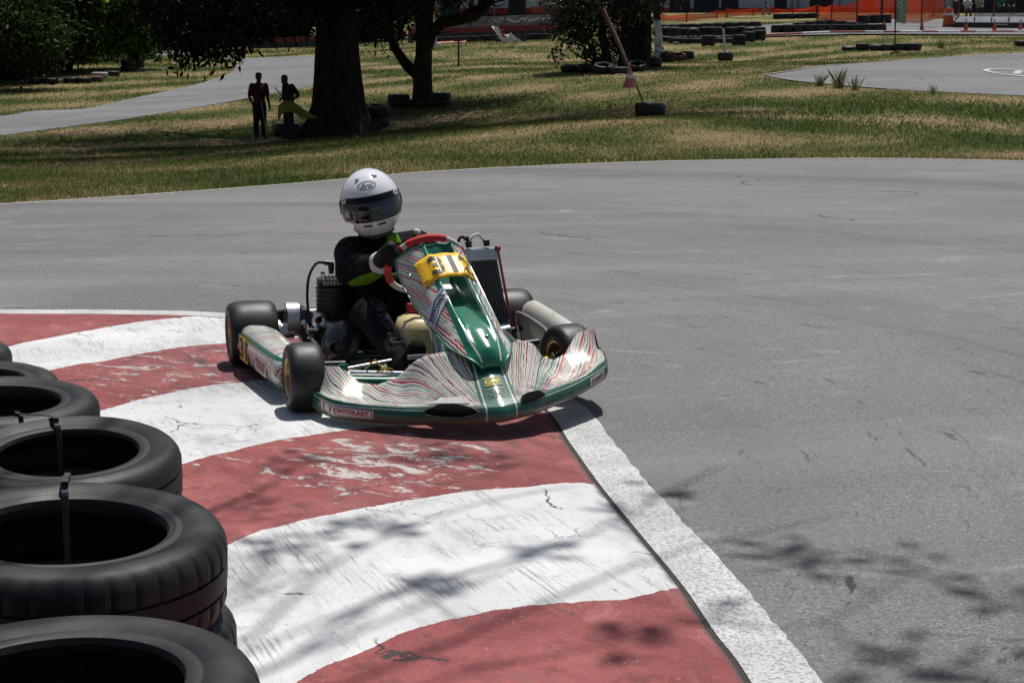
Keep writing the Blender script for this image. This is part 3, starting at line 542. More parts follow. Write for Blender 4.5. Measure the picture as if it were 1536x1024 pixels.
# --- overhanging tree by the camera: its thin branches throw the soft shadows on kerb and track
SUN = Vector((.13, .36, 1.0)).normalized()
tr = thing('overhanging_tree', 'sparse tree beside the photographer whose thin branches shade the kerb', 'tree', (-3.2, .6, 0))
def lift(u, v, h): q = Vector(G(u, v)); return q+SUN*(h/SUN.z)-Vector((-3.2, .6, 0))
b = MB(); b.tube([(0, 0, -.1), (.05, .1, 1.2), (.25, .5, 2.6), (.7, 1.4, 4.4), (1.1, 2.2, 5.6), (1.4, 2.9, 6.6)], [.2, .16, .14, .12, .1, .06], 10)
fork = Vector((1.4, 2.9, 6.6)); LB = []
BR = [([(380, 960), (440, 900), (500, 850), (600, 800), (720, 760), (860, 735)], 4.9, .022), ([(430, 1000), (560, 905), (680, 870), (800, 835), (900, 800), (990, 745), (1080, 700)], 5.0, .026),
      ([(360, 890), (420, 830), (520, 790), (640, 760)], 4.8, .016), ([(345, 760), (400, 735), (470, 690), (560, 690), (650, 692), (740, 700)], 5.2, .02), ([(700, 1010), (850, 985), (950, 960), (1060, 935), (1150, 945), (1240, 930), (1310, 895), (1390, 855), (1500, 890), (1600, 915)], 5.3, .016),
      ([(960, 850), (1060, 815), (1180, 790), (1260, 770)], 5.1, .016), ([(1310, 895), (1250, 850), (1190, 835), (1120, 850)], 5.3, .012), ([(1240, 930), (1300, 985), (1370, 1000), (1480, 1010)], 5.3, .012), ([(470, 860), (400, 870), (350, 930)], 4.9, .012), ([(560, 905), (520, 960), (450, 1030)], 5.0, .014), ([(900, 800), (930, 760), (900, 700)], 5.0, .01), ([(390, 735), (330, 700), (300, 660)], 5.2, .012)]
for pts, h, r in BR:
    L = [lift(u, v, h+1.5+.25*math.sin(i*1.7+u)) for i, (u, v) in enumerate(pts)]; pp = spline(L, 5); b.tube(pp, np.linspace(r*.55, r*.22, len(pp)), 6)
    if h < 5.25 or len(pts) > 6:
        cn = spline([fork, fork.lerp(L[0], .5)+Vector((0, -.2, .3)), L[0]], 6); b.tube(cn, np.linspace(.028, r*.55, len(cn)), 6)
for (u, v), h, rr_ in [((1390, 855), 5.3, .16), ((1195, 838), 5.3, .17), ((1360, 995), 5.3, .17), ((1500, 895), 5.3, .14), ((985, 738), 5.0, .1), ((640, 690), 5.2, .12), ((380, 770), 5.2, .16), ((440, 700), 5.2, .14), ((945, 965), 5.3, .1), ((420, 825), 4.8, .14), ((560, 800), 4.9, .11), ((930, 775), 5.0, .09), ((720, 700), 5.2, .1), ((1080, 925), 5.3, .12), ((1480, 1015), 5.3, .16), ((640, 880), 5.0, .07), ((820, 830), 5.0, .07)]:
    q = lift(u, v, h+1.5)+Vector((-3.2, .6, 0)); LB.append((q.x, q.y, q.z, rr_*.8, rr_*1.0, rr_*.6, 1.0))
b.build('trunk', M_BARK, tr)
crown('crown', LB, 330, M_DARKLEAF, tr, L=.1, W=.05, seed=50, shell=1.)
# ================================================================ grass blades (nobody could count them)
def grass(n, seed):
    g = np.random.default_rng(seed); d = np.exp(g.uniform(np.log(14.5), np.log(98), n)); w = g.uniform(-.36, .36, n); X = w*d; Y = d
    k = Y > y_edge(X)-.02-.24*np.clip(np.sin(X*7.3)+np.sin(X*17.1+1)+np.sin(X*2.9)-.5, 0, 2)*g.random(n); X, Y = X[k], Y[k]
    def poly(A, B_): return np.array([(p.x, p.y) for p in A]+[(p.x, p.y) for p in reversed(B_)])
    P = np.stack([X, Y], 1)
    for A, B_ in ((rA, rB), (aA, aB)): P = P[~inside(P, poly(A, B_))]
    X, Y = P[:, 0], P[:, 1]; n = len(X); Z = T(X, Y)-.02
    f = patchy(X, Y)+.25*np.sin(X*5.1+Y*3)*np.sin(Y*4.3-X*2); e = np.clip(1-(Y-y_edge(X))/(1.2+.5*np.sin(X*2.3)), 0, 1); kp = g.random(n) < np.clip(.72+.5*f+.5*e, .22, 1); X, Y, Z, f, e = X[kp], Y[kp], Z[kp], f[kp], e[kp]; n = len(X)
    right = np.clip(np.clip((X-3)/3, 0, 1)*np.clip(1-np.abs(Y-33)/6, 0, 1)+np.clip((X-11)/2, 0, 1)*np.clip(1-np.abs(Y-88)/8, 0, 1), 0, 1); wet = np.clip(.54+.42*f+.55*e*(.5+.5*np.sin(X*1.7))+.9*right+g.normal(0, .22, n), 0, 1)
    hgt = (.013+.022*g.random(n))*(1+1.4*e*g.random(n)+1.1*right*g.random(n)+.5*wet)*(.75+Y/75); wd = .006*(Y/16)**.9; a = g.uniform(0, 2*PI, n); ln = g.normal(0, .5, (n, 2))*hgt[:, None]
    B0 = np.stack([X, Y, Z], 1); s = np.stack([np.cos(a)*wd, np.sin(a)*wd*.6, 0*a], 1); tip = B0+np.stack([ln[:, 0], ln[:, 1], hgt], 1)
    V = np.stack([B0-s, B0+s, tip], 1).reshape(-1, 3); return V, np.arange(3*n).reshape(n, 3), np.repeat(g.random(n), 3), np.repeat(wet, 3)
V, F, R, W = grass(430000, 60); gr = np_mesh('grass', V, F, M_BLADE, {'rnd': R, 'wet': W}); tag(gr, 'short dry grass with green tufts covering the infield', 'grass', None, 'stuff')
# tall weeds along the edge of the loop
def weed(u, v, n, h, label, seed, m=M_BLADE):
    p = place(u, v); g = np.random.default_rng(seed); a = g.uniform(0, 2*PI, n); r = g.random(n)*.35*h; X = r*np.cos(a); Y = r*np.sin(a); H = h*(.4+.7*g.random(n)); ln = g.normal(0, .35, (n, 2))*H[:, None]; s = np.stack([np.cos(a+1.5)*.0065, np.sin(a+1.5)*.0065, 0*a], 1)
    B0 = np.stack([X, Y, 0*X-.02], 1); M1 = B0+np.stack([ln[:, 0]*.4, ln[:, 1]*.4, H*.6], 1); Tp = B0+np.stack([ln[:, 0], ln[:, 1], H], 1); V = np.stack([B0-s, B0+s, M1+s*.8, Tp, M1-s*.8], 1).reshape(-1, 3)
    o = np_mesh('weed', V, np.arange(5*n).reshape(n, 5), m, {'rnd': np.repeat(g.random(n), 5), 'wet': np.repeat(np.clip(.8+.2*g.normal(size=n), 0, 1), 5)}); o.location = p; return tag(o, label, 'weed', 'weeds along the far tracks')
weed(1258, 131, 110, .5, 'tallest tuft of weeds in front of the tip of the asphalt loop', 1); weed(1230, 128, 70, .34, 'smaller weed tuft left of the tallest one at the loop edge', 2); weed(1400, 140, 34, .26, 'small weed on the near edge of the loop', 3); weed(1412, 72, 90, .42, 'green bush of weeds right of the row of sunken tyres', 4); weed(1282, 134, 50, .38, 'thin weed right of the tallest tuft at the loop edge', 5)
# ================================================================ tyres
def mat_tyre(name, base, dust, rough=.55):
    t = NT(name); o = t.obj(); n = t.noise(o, 9, 5, .65); c = t.mix(t.ss(n, .4, .75), base, dust); f = t.noise(o, 70, 3, .7)
    c = t.mix(t.m('MULTIPLY', t.ss(f, .66, .74), .35), c, (.13, .125, .115)); du = t.noise(o, 3.5, 6, .7); c = t.mix(t.m('MULTIPLY', t.ss(du, .5, .72), .5), c, (.045, .043, .04)); sp_ = t.vor(o, 30, 'F1', 1, 0); c = t.mix(t.m('MULTIPLY', t.ss(sp_, .07, .03), .5), c, (.12, .115, .1)); r = t.m('ADD', rough, t.m('MULTIPLY', t.m('SUBTRACT', n, .5), .4)); return t.pbsdf(c, r, 0, t.bump(f, .15, .002), .35)
M_TYRE = mat_tyre('old_tyre_rubber', (.006, .006, .0065), (.015, .0145, .014), .58); M_TYRE2 = mat_tyre('dusty_tyre', (.009, .009, .0095), (.022, .021, .02), .6)
def tyre_mesh(R=.315, w=.2, rim=.2, seg=240, groove=True, near=True):
    h = w/2; b = MB()
    if near:
        prof = [(rim+.012, -h*.52), (rim, -h*.72), (rim+.004, -h*.84), (rim+.018, -h*.9), (rim+.03, -h*.87), (rim+.045, -h*.95), (rim+.07, -h*1.0), (R-.03, -h*.93), (R-.022, -h*.9), (R-.012, -h*.8), (R-.004, -h*.66), (R, -h*.5), (R, -h*.28), (R-.007, -h*.265), (R-.007, -h*.225), (R, -h*.21), (R+.001, 0), (R, h*.21), (R-.007, h*.225), (R-.007, h*.265), (R, h*.28), (R, h*.5), (R-.004, h*.66), (R-.012, h*.8), (R-.022, h*.9), (R-.03, h*.93), (rim+.07, h*1.0), (rim+.045, h*.95), (rim+.03, h*.87), (rim+.018, h*.9), (rim+.004, h*.84), (rim, h*.72), (rim+.012, h*.52), (R-.03, h*.55), (R-.015, 0), (R-.03, -h*.55)]
        def rf(r, hh, i, k):
            return r-(.0045 if groove and 10 <= i <= 23 and (k % 6) == 0 and (i < 14 or i > 19) else 0)
        b.lathe(prof, seg=seg, closed=True, rfun=rf)
    else:
        prof = [(rim, -h*.75), (rim+.04, -h), (R-.03, -h*.95), (R, -h*.6), (R, h*.6), (R-.03, h*.95), (rim+.04, h), (rim, h*.75), (R-.04, h*.4), (R-.04, -h*.4)]
        b.lathe(prof, seg=28, closed=True)
    return b
_tyre_src = {}
def tyre(name, label, c, R=.3, w=.2, rim=.19, tilt=(0, 0), rz=0, group=None, near=False, m=None, groove=True):
    k = (R, w, rim, near, m.name if m else '', groove)
    if k not in _tyre_src:
        o = tyre_mesh(R, w, rim, near=near, groove=groove).build(name, m or M_TYRE2, smooth=35); _tyre_src[k] = o; new = o
    else: new = _tyre_src[k].copy(); COL.objects.link(new)
    new.location = tuple(map(float, c)); new.rotation_euler = (Matrix.Rotation(tilt[1], 3, 'Y') @ Matrix.Rotation(tilt[0], 3, 'X') @ Matrix.Rotation(rz, 3, 'Z')).to_euler() if not (abs(tilt[0]) > 1) else (tilt[0], tilt[1], rz); return tag(new, label, 'tyre', group)
GST = 'stacked tyres lining the kerb in the foreground'
ST = [(85, 1010, 2.6, .315, .185, (.02, .0), 2), (97, 782, 3.3, .315, .2, (.05, .05), 2), (101, 668, 4.25, .285, .17, (.11, .02), 2), (-8, 594, 5.0, .305, .18, (.05, .03), 2), (-50, 563, 5.7, .305, .17, (.03, .03), 1), (-103, 520, 6.6, .305, .2, (0, 0), 1)]
LBL = ['nearest tyre, cut off by the bottom left corner, on top of its stack', 'worn tyre with ribbed shoulder tread on top of the second stack from the corner', 'smooth sided tyre on top of the third stack, strapped to its neighbour', 'tyre on top of the fourth stack, partly outside the left edge', 'tyre behind the fourth stack with a shiny rim bead, at the left edge', 'farthest tyre of the foreground row, only a sliver at the left edge']
stack_top = []
for i, (u, v, d, R, w, tl, n) in enumerate(ST):
    c = at(u, v, d); zt = c[2]; z = zt-w/2
    tyre('tyre', LBL[i], (c[0], c[1], z), R, w, R*.62, tl, i*1.3, GST, True, M_TYRE, i in (0, 1, 4)); stack_top.append((c[0], c[1], zt, R, tl)); zz_ = z-w/2-.004; k = 0
    while zz_ > .05:
        ww = min(.17, zz_-.012) if zz_ < .24 else .165
        tyre('tyre', 'tyre under the '+['nearest one at the bottom corner', 'ribbed one in the second stack', 'smooth one in the third stack', 'top one of the fourth stack', 'beaded one at the left edge', 'farthest one at the left edge'][i]+('' if k == 0 else ', lowest of its stack'), (c[0]+.02+(.015 if k else 0), c[1]+.03, zz_-ww/2), .305+.004*k, round(ww, 3), .19, (0, 0), i+k+.7, GST, True, M_TYRE); zz_ -= ww+.004; k += 1
M_STRAP = simple('grey_strap', (.035, .035, .037), .5, var=.3, sc=40)
def strap(pts, label):
    b = MB(); P = [Vector(p) for p in spline(pts, 8)]; b.grid([[p+Vector((-.007, 0, 0)) for p in P], [p+Vector((.007, 0, 0)) for p in P], [p+Vector((.007, .004, -.004)) for p in P], [p+Vector((-.007, .004, -.004)) for p in P], [p+Vector((-.007, 0, 0)) for p in P]]); o = b.build('strap', M_STRAP); return tag(o, label, 'strap', 'straps tying the tyre stacks')
def strap_px(pts, label): strap([at(*p) for p in pts], label)
def tie(i, j, label, sx=0.):
    "strap through tyre i, over its near side and the far side of tyre j, down into j"
    (xi, yi, zi, Ri, ti), (xj, yj, zj, Rj, tj) = stack_top[i], stack_top[j]; d = Vector((xj-xi, yj-yi, 0)).normalized(); A = Vector((xi, yi, zi)); B_ = Vector((xj, yj, zj)); lean = lambda t, q: Vector((0, 0, t[0]*q.y-t[1]*q.x))
    P = [(A, ti, d*Ri*.60, -.05), (A, ti, d*Ri*.66, .002), (A, ti, d*Ri*.8, .007), (B_, tj, -d*Rj*.82, .009), (B_, tj, -d*Rj*.68, .004), (B_, tj, -d*Rj*.6, -.02), (B_, tj, -d*Rj*.57, -.17)]
    strap([c_+q+lean(t_, q)+Vector((sx, 0, z)) for c_, t_, q, z in P], label)
tie(3, 2, 'grey plastic strap tying the smooth sided tyre to the stack behind it', .02); tie(2, 1, 'grey plastic strap between the ribbed tyre and the smooth one behind it', .0)

# ================================================================ tyres in the background
def bt(u, v, label, group, w=.2, R=.3, stack=1, stand=False, m=None, rz=0., rim=.18, tilt=0.):
    p = place(u, v)
    for k in range(stack):
        lab = label if stack == 1 else label+(', lower' if k == 0 else ', upper')
        if stand: tyre('tyre', lab, p+Vector((0, 0, R-.02)), R, w, rim, (PI/2+tilt, 0), rz, group, False, m)
        else: tyre('tyre', lab, p+Vector((.02*k, 0, w/2+k*w-.01)), R, w, rim, (tilt, 0), rz+k, group, False, m)
    return p
fp = bt(975, 174, 'lone black tyre weighting the foot of the leaning flag pole', None, w=.27)
wp = bt(1088, 91, 'small black tyre holding up the white post', None, w=.32)
for u, v, lab, st in [(597, 160, 'tyres stacked left of the forked tree', 2), (621, 158, 'tyre lying in front of the forked tree trunk', 1), (659, 158, 'tyres stacked right of the forked tree', 2), (641, 159, 'half hidden tyre at the foot of the forked tree', 1)]: bt(u, v, lab, 'tyres round the forked tree', stack=st, w=.17)
bt(562, 190, 'big tyres heaped on the right side of the mango trunk', 'tyres round the mango trunk', R=.38, w=.27, stack=2, tilt=.12); bt(535, 196, 'tyre lying in front of the mango trunk', 'tyres round the mango trunk', w=.25, R=.36); bt(432, 200, 'tyre behind the marshal with the yellow flag', 'tyres round the mango trunk', w=.25, R=.36); bt(470, 200, 'tyre between the yellow flag and the mango trunk', 'tyres round the mango trunk', w=.22, R=.36)
gb = 'tyres heaped round the bushy tree'
for i, (u, v, s, lab) in enumerate([(855, 107, 1, 'leftmost tyre of the heap under the bushy tree'), (880, 108, 1, 'second tyre from the left under the bushy tree'), (905, 110, 1, 'tyre in the shade in front of the dark stems'), (930, 110, 1, 'tyre in the middle of the heap under the bushy tree'), (955, 106, 1, 'tyre in front of the thickest stem of the bushy tree'), (978, 100, 1, 'tyre at the foot of the limewashed trunk'), (1000, 93, 2, 'paired tyres right of the limewashed trunk'), (1018, 90, 1, 'reddish dusty tyre near the right end of the heap'), (1030, 88, 1, 'rightmost tyre of the heap beside the limewashed trunk')]):
    bt(u, v, lab, gb, w=.2+.04*(i % 3), stack=s, tilt=[.12, -.1, .3, 0, .35, -.15, .1, .3, -.1][i], rz=i, m=simple('red_paint_old', (.12, .025, .02), .7, dirt=.5, sc=6) if i == 7 else None)
rn = random.Random(5); gi = 'tyre island of loose black tyres right of the bushy tree'; k = 0
for row, (v, us) in enumerate([(49, range(1000, 1068, 12)), (55, range(998, 1140, 14)), (61, range(1000, 1120, 15)), (64, range(1010, 1100, 17))]):
    for u in us:
        bt(u+rn.uniform(-2, 2), v+rn.uniform(-.8, .8), 'black tyre in the loose island behind the white post', gi, w=.22, stack=2 if row < 2 else 1, rz=rn.uniform(0, 3), R=.31, tilt=rn.uniform(-.08, .08))
for u, v, lab in [(1062, 68, 'pair of tyres at the front left of the tyre island'), (1108, 67, 'pair of tyres at the front of the island, right of the white post'), (1138, 60, 'pair of tyres at the right end of the island'), (1122, 62, 'pair of tyres just left of the right end of the island')]: bt(u, v, lab, gi, stack=2, w=.22, R=.31)
bt(1040, 62, 'tyre standing upright showing its ring in the tyre island', gi, stand=True, rz=0, R=.3)
gw = 'painted black tyre wall beside the pit road'
for i, u in enumerate(range(1166, 1320, 17)): bt(u, 50.5-(u-1166)*.006, 'black tyre in the front row of the tyre wall by the pit road', gw, w=.4, R=.31)
for i, (u, v) in enumerate([(1182, 46), (1198, 43), (1214, 41), (1230, 39.5), (1246, 38.5), (1262, 40), (1278, 42), (1292, 44)]): bt(u, v, 'black tyre in the rear row of the tyre wall by the pit road', gw, w=.3, R=.31)
gs = 'row of half sunken tyres on the grass below the flag'
for u, w, lab in [(1273, .12, 'leftmost tyre of the half sunken row'), (1294, .2, 'second tyre of the half sunken row'), (1315, .16, 'third tyre of the half sunken row, weeds in front'), (1332, .18, 'tyre just left of the flag pole foot'), (1352, .2, 'tyre just right of the flag pole foot'), (1371, .2, 'rightmost tyre of the half sunken row'), (1532, .16, 'lone tyre on the grass at the right edge of the photo')]: bt(u, 75.5 if u < 1400 else 69, lab, gs if u < 1400 else None, w=w*1.35, R=.27, tilt=.06)
gl = 'tyres dumped along the edge of the left wood'
for i, (u, v, s, lab, m) in enumerate([(52, 125, 1, 'tyre at the left end of the dump under the trees', None), (75, 125, 1, 'second tyre of the dump under the trees', None), (108, 124, 1, 'tyre left of the whitish one at the wood edge', None), (125, 124, 1, 'black tyre in the middle of the wood edge dump', None), (142, 122, 1, 'reddish tyre with white marks at the wood edge', simple('red_paint_old', (.12, .025, .02), .7, dirt=.5, sc=6)), (150, 116, 1, 'whitish tyre at the wood edge', simple('white_paint_old', (.4, .4, .39), .7, dirt=.7, sc=6)), (168, 114, 1, 'tyre with white stripes right of the whitish one', None), (192, 106, 2, 'stacked tyres at the right end of the wood edge', None), (206, 101, 2, 'stacked tyres nearest the far track', None)]): bt(u, v, lab, gl, stack=s, m=m, w=.2)
for i in range(10): bt(655+i*18, 64-i*.55, 'black tyre at the foot of the dark red barrier', 'tyres along the foot of the red barrier', w=.3, R=.36)
for i in range(8): bt(1000+i*19, 46-i*.7, 'black tyre at the foot of the orange mesh fence', 'tyres along the foot of the orange fence', w=.3, R=.33)
for i in range(4): bt(1168+i*17, 28.5-i*.4, 'black tyre below the orange fence, on the far lawn', 'tyres along the foot of the orange fence', w=.3, R=.36)
for i in range(3): bt(1295+i*16, 37-i*.5, 'dark tyre behind the taller orange fence panels', 'tyres along the foot of the orange fence', w=.5, R=.36)

# ================================================================ poles, flags, cones
M_RUSTPOLE = simple('reddish_pole', (.28, .12, .09), .6, var=.3, sc=8); M_BLK = simple('black_paint', (.012, .012, .013), .5); M_WPOST = simple('white_post', (.55, .55, .53), .6, dirt=.3); M_ORANGE = simple('orange_plastic', (.55, .07, .02), .5, dirt=.25, sc=5); M_CONE = simple('cone_red', (.35, .06, .035), .6, dirt=.3, sc=6); M_REFL = simple('white_band', (.6, .58, .55), .5, dirt=.2)
def pxm(p, v2, u2=None):
    "point at the same depth as ground point p, at pixel"
    return Vector(at(u2, v2, depth(p)))
f = thing('leaning_flag_pole', 'leaning pole with a furled red and white flag standing in the lone tyre', 'flag pole', fp); A = pxm(fp, 158, 966)-fp; A2 = pxm(fp, 132, 956)-fp; B2 = pxm(fp, 12, 905)-fp
b = MB(); b.tube([Vector((.02, 0, .02)), A, A2], [.012, .014, .016], 8); b.build('pole_foot', M_BLK, f)
b = MB(); b.tube([A2, A2.lerp(B2, .5)+Vector((.02, 0, 0)), B2], [.02, .028, .024], 8); b.build('pole', simple('pinkish_pole', (.33, .22, .2), .6, var=.25, sc=8), f)
b = MB(); q = lambda t, o: A2.lerp(B2, t)+Vector((o, -.02, 0)); b.grid([[q(t, -.015+.015*math.sin(t*14)) for t in np.linspace(.28, 1, 18)], [q(t, -.06-.015*math.sin(t*9)) for t in np.linspace(.28, 1, 18)], [q(t, -.035) for t in np.linspace(.28, 1, 18)]]); b.build('furled_flag', simple('flag_red', (.14, .035, .03), .8, var=.4, sc=9), f)
cpos = pxm(fp, 132, 944); c = thing('traffic_cone', 'faded orange cone hanging on the leaning flag pole', 'cone', cpos)
def cone_body(h, r0, r1, c, m0=M_CONE, base=True, hang=False):
    b = MB(); b.lathe([(r0, 0), (r0*.93, .03*h/.5), (r1, h), (r1*.6, h+.005), (0, h+.005)], seg=20); b.build('body', m0, c)
    b = MB(); f0, f1 = .5, .7; rr = lambda t: r0*.93+(r1-r0*.93)*t; b.lathe([(rr(f0)+.004, h*f0), (rr(f1)+.004, h*f1)], seg=20); 
    if base != 'noband': b.build('reflective_band', M_REFL, c)
    if base is True: b = MB(); b.box((0, 0, .012), (r0*2.5, r0*2.5, .03), bev=.006); b.build('base', M_BLK, c)
cone_body(.38, .13, .03, c, simple('cone_faded', (.42, .14, .09), .7, dirt=.3), 'hang')
w = thing('white_post', 'thin white post standing in the small tyre beside the island', 'post', wp); b = MB(); b.tube([(0, 0, .05), pxm(wp, 42, 1085)-wp], .045, 10); b.build('pole', M_WPOST, w); b = MB(); b.tube([pxm(wp, 43, 1085)-wp, pxm(wp, 41, 1085)-wp], .05, 10); b.build('cap', M_BLK, w)
for u, v, lab in [(1325, 49, 'traffic cone left of the pale green flag banner, on the pit kerb'), (1382.5, 49.3, 'traffic cone between the flag banner and the orange barrel'), (1448.5, 49.6, 'traffic cone in front of the long white barrier, left of the others'), (1491.5, 49.3, 'traffic cone in the middle of the white barrier'), (1530.5, 49.3, 'rightmost traffic cone, at the edge of the photo')]:
    p = place(u, v); c = thing('traffic_cone', lab, 'cone', p, 0, 'traffic cones along the pit kerb'); cone_body(.52, .13, .035, c, M_CONE, 'noband'); b = MB(); b.box((0, 0, .012), (.3, .3, .03), bev=.006); b.build('base', M_CONE, c); b = MB(); b.ball((0, 0, .6), .035); b.tube([(0, 0, .52), (0, 0, .6)], .012, 6); b.build('knob', M_BLK, c)
p = place(1082+340, 44) if False else place(1422, 42); br = thing('traffic_barrel', 'orange plastic barrel with a white reflective band beside the pit road', 'barrel', p); s = depth(p)/FPX
b = MB(); b.lathe([(0, 0), (8*s, 0), (8*s, 9*s), (7.4*s, 9.6*s), (7.4*s, 18*s), (7*s, 18.6*s), (6.6*s, 27*s), (6.2*s, 28*s), (0, 28.4*s)], seg=24); b.build('body', M_ORANGE, br)
b = MB(); b.lathe([(7.55*s, 18.2*s), (7.3*s, 21.5*s)], seg=24); b.build('reflective_band', M_REFL, br); b = MB(); b.lathe([(8.6*s, -.02), (8.9*s, .06), (8.3*s, .12)], seg=24); b.build('base_ring', M_BLK, br)
b = MB(); b.tube([(-2*s, 0, 28*s), (-1.6*s, 0, 30*s), (1.6*s, 0, 30*s), (2*s, 0, 28*s)], .02, 6); b.build('handle', M_ORANGE, br)
# feather banner
p = place(1342, 76); fb = thing('feather_banner', 'tall pale green feather banner with faint white script on a dark pole', 'banner', p); s = depth(p)/FPX
b = MB(); b.tube([(0, 0, -.05), (-.02, 0, 60*s), (-.02, 0, 140*s), (.2, 0, 165*s)], [.028, .026, .022, .015], 8); b.build('pole', M_BLK, fb)
b = MB(); rows = []
for k in range(24):
    z = (41+k*5)*s; rows.append([(x*s, .05*math.sin(k*.7+x*.4), z+(-1.5*s if x > 8 and k == 0 else 0)) for x in np.linspace(0, 15+1.5*math.sin(k*.4), 7)])
b.grid(rows); b.build('banner_cloth', simple('pale_green_cloth', (.28, .33, .27), .8, var=.12, sc=5), fb)
b = MB(); b.tube(spline([((7+2.6*math.sin(k*1.55))*s, -.09, (56+k*2.1)*s) for k in range(17)], 5), .014, 5); b.build('script_mark', simple('white_ink', (.6, .63, .58), .8), fb)
p = place(688, 99); o = MB(); s = depth(p)/FPX; o.tube([(0, 0, -.05), (0, 0, 42*s)], .035, 8); o.box((0, 0, 42*s), (.1, .1, .04), bev=.01); tag(o.build('metal_pole', M_BLK, loc=p), 'thin dark metal pole on the dry grass right of the forked tree', 'pole')
p = place(646, 74); fb = thing('feather_banner', 'white feather banner with dark letters leaning behind the forked tree', 'banner', p); s = depth(p)/FPX
b = MB(); b.tube([(0, 0, 0), (-4*s, 0, 60*s), (-10*s, 0, 95*s)], [.04, .035, .02], 7); b.build('pole', M_BLK, fb)
b = MB(); b.grid([[(x*s-(40+k*5-40)*.04*s+2*s, .04*math.sin(k), (22+k*5.5)*s) for x in np.linspace(-3, 4+1.5*math.sin(k*.5), 4)] for k in range(12)]); b.build('banner_cloth', M_REFL, fb)
b = MB(); b.grid([[(x*s+7*s, .03*math.sin(k), (2+k*3.5)*s) for x in np.linspace(-3.2, 2.6, 4)] for k in range(6)]); b.build('banner_tail', M_REFL, fb)
b = MB()
for z0 in (47, 52): b.tube([(-1.5*s, -.12, z0*s), (2*s, -.12, (z0+1)*s), (.5*s, -.12, (z0+3.4)*s), (2.6*s, -.12, (z0+4)*s)], .035, 5)
b.build('mark', M_BLK, fb)
# crumpled white banner on tyres
p = place(768, 63); cb = thing('fallen_banner', 'crumpled white banner with red marks fallen over black tyres', 'banner', p); s = depth(p)/FPX; rn2 = random.Random(3); rows = []
for k in range(14):
    t = k/13; x = (-26+52*t)*s; top = (23-3*t if t < .3 else 14+4*math.sin(t*9) if t < .75 else 12*(1-t)/.25)*s
    rows.append([(x+(7*s*(1-j/6) if t < .35 else 2*s*(1-j/6)), -.3+.06*math.sin(k*1.9+j), top*j/6) for j in range(7)])
for r in rows: pass
b = MB(); b.grid([[(q[0]*.8-(10*s*(j/6)), q[1], q[2]) for j, q in enumerate(r)] for r in rows]); b.build('cloth', simple('white_banner_cloth', (.78, .78, .76), .8, var=.15, sc=4), cb)
b = MB()
for z0, w_ in ((15, 2.2), (9.5, 2.6)): b.tube([((-13.5+1.2-(z0-11)*.42+w_*math.cos(a))*s, -.42, (z0+2.4*math.sin(a))*s) for a in np.linspace(0, 5.5, 14)], .03, 5)
b.build('red_mark', simple('red_ink', (.4, .03, .03), .8), cb)
bt(782, 62.5, 'black tyre holding down the right end of the fallen white banner', None, w=.5, R=.24); bt(752, 63, 'black tyre under the left end of the fallen white banner', None, w=.2, R=.3)
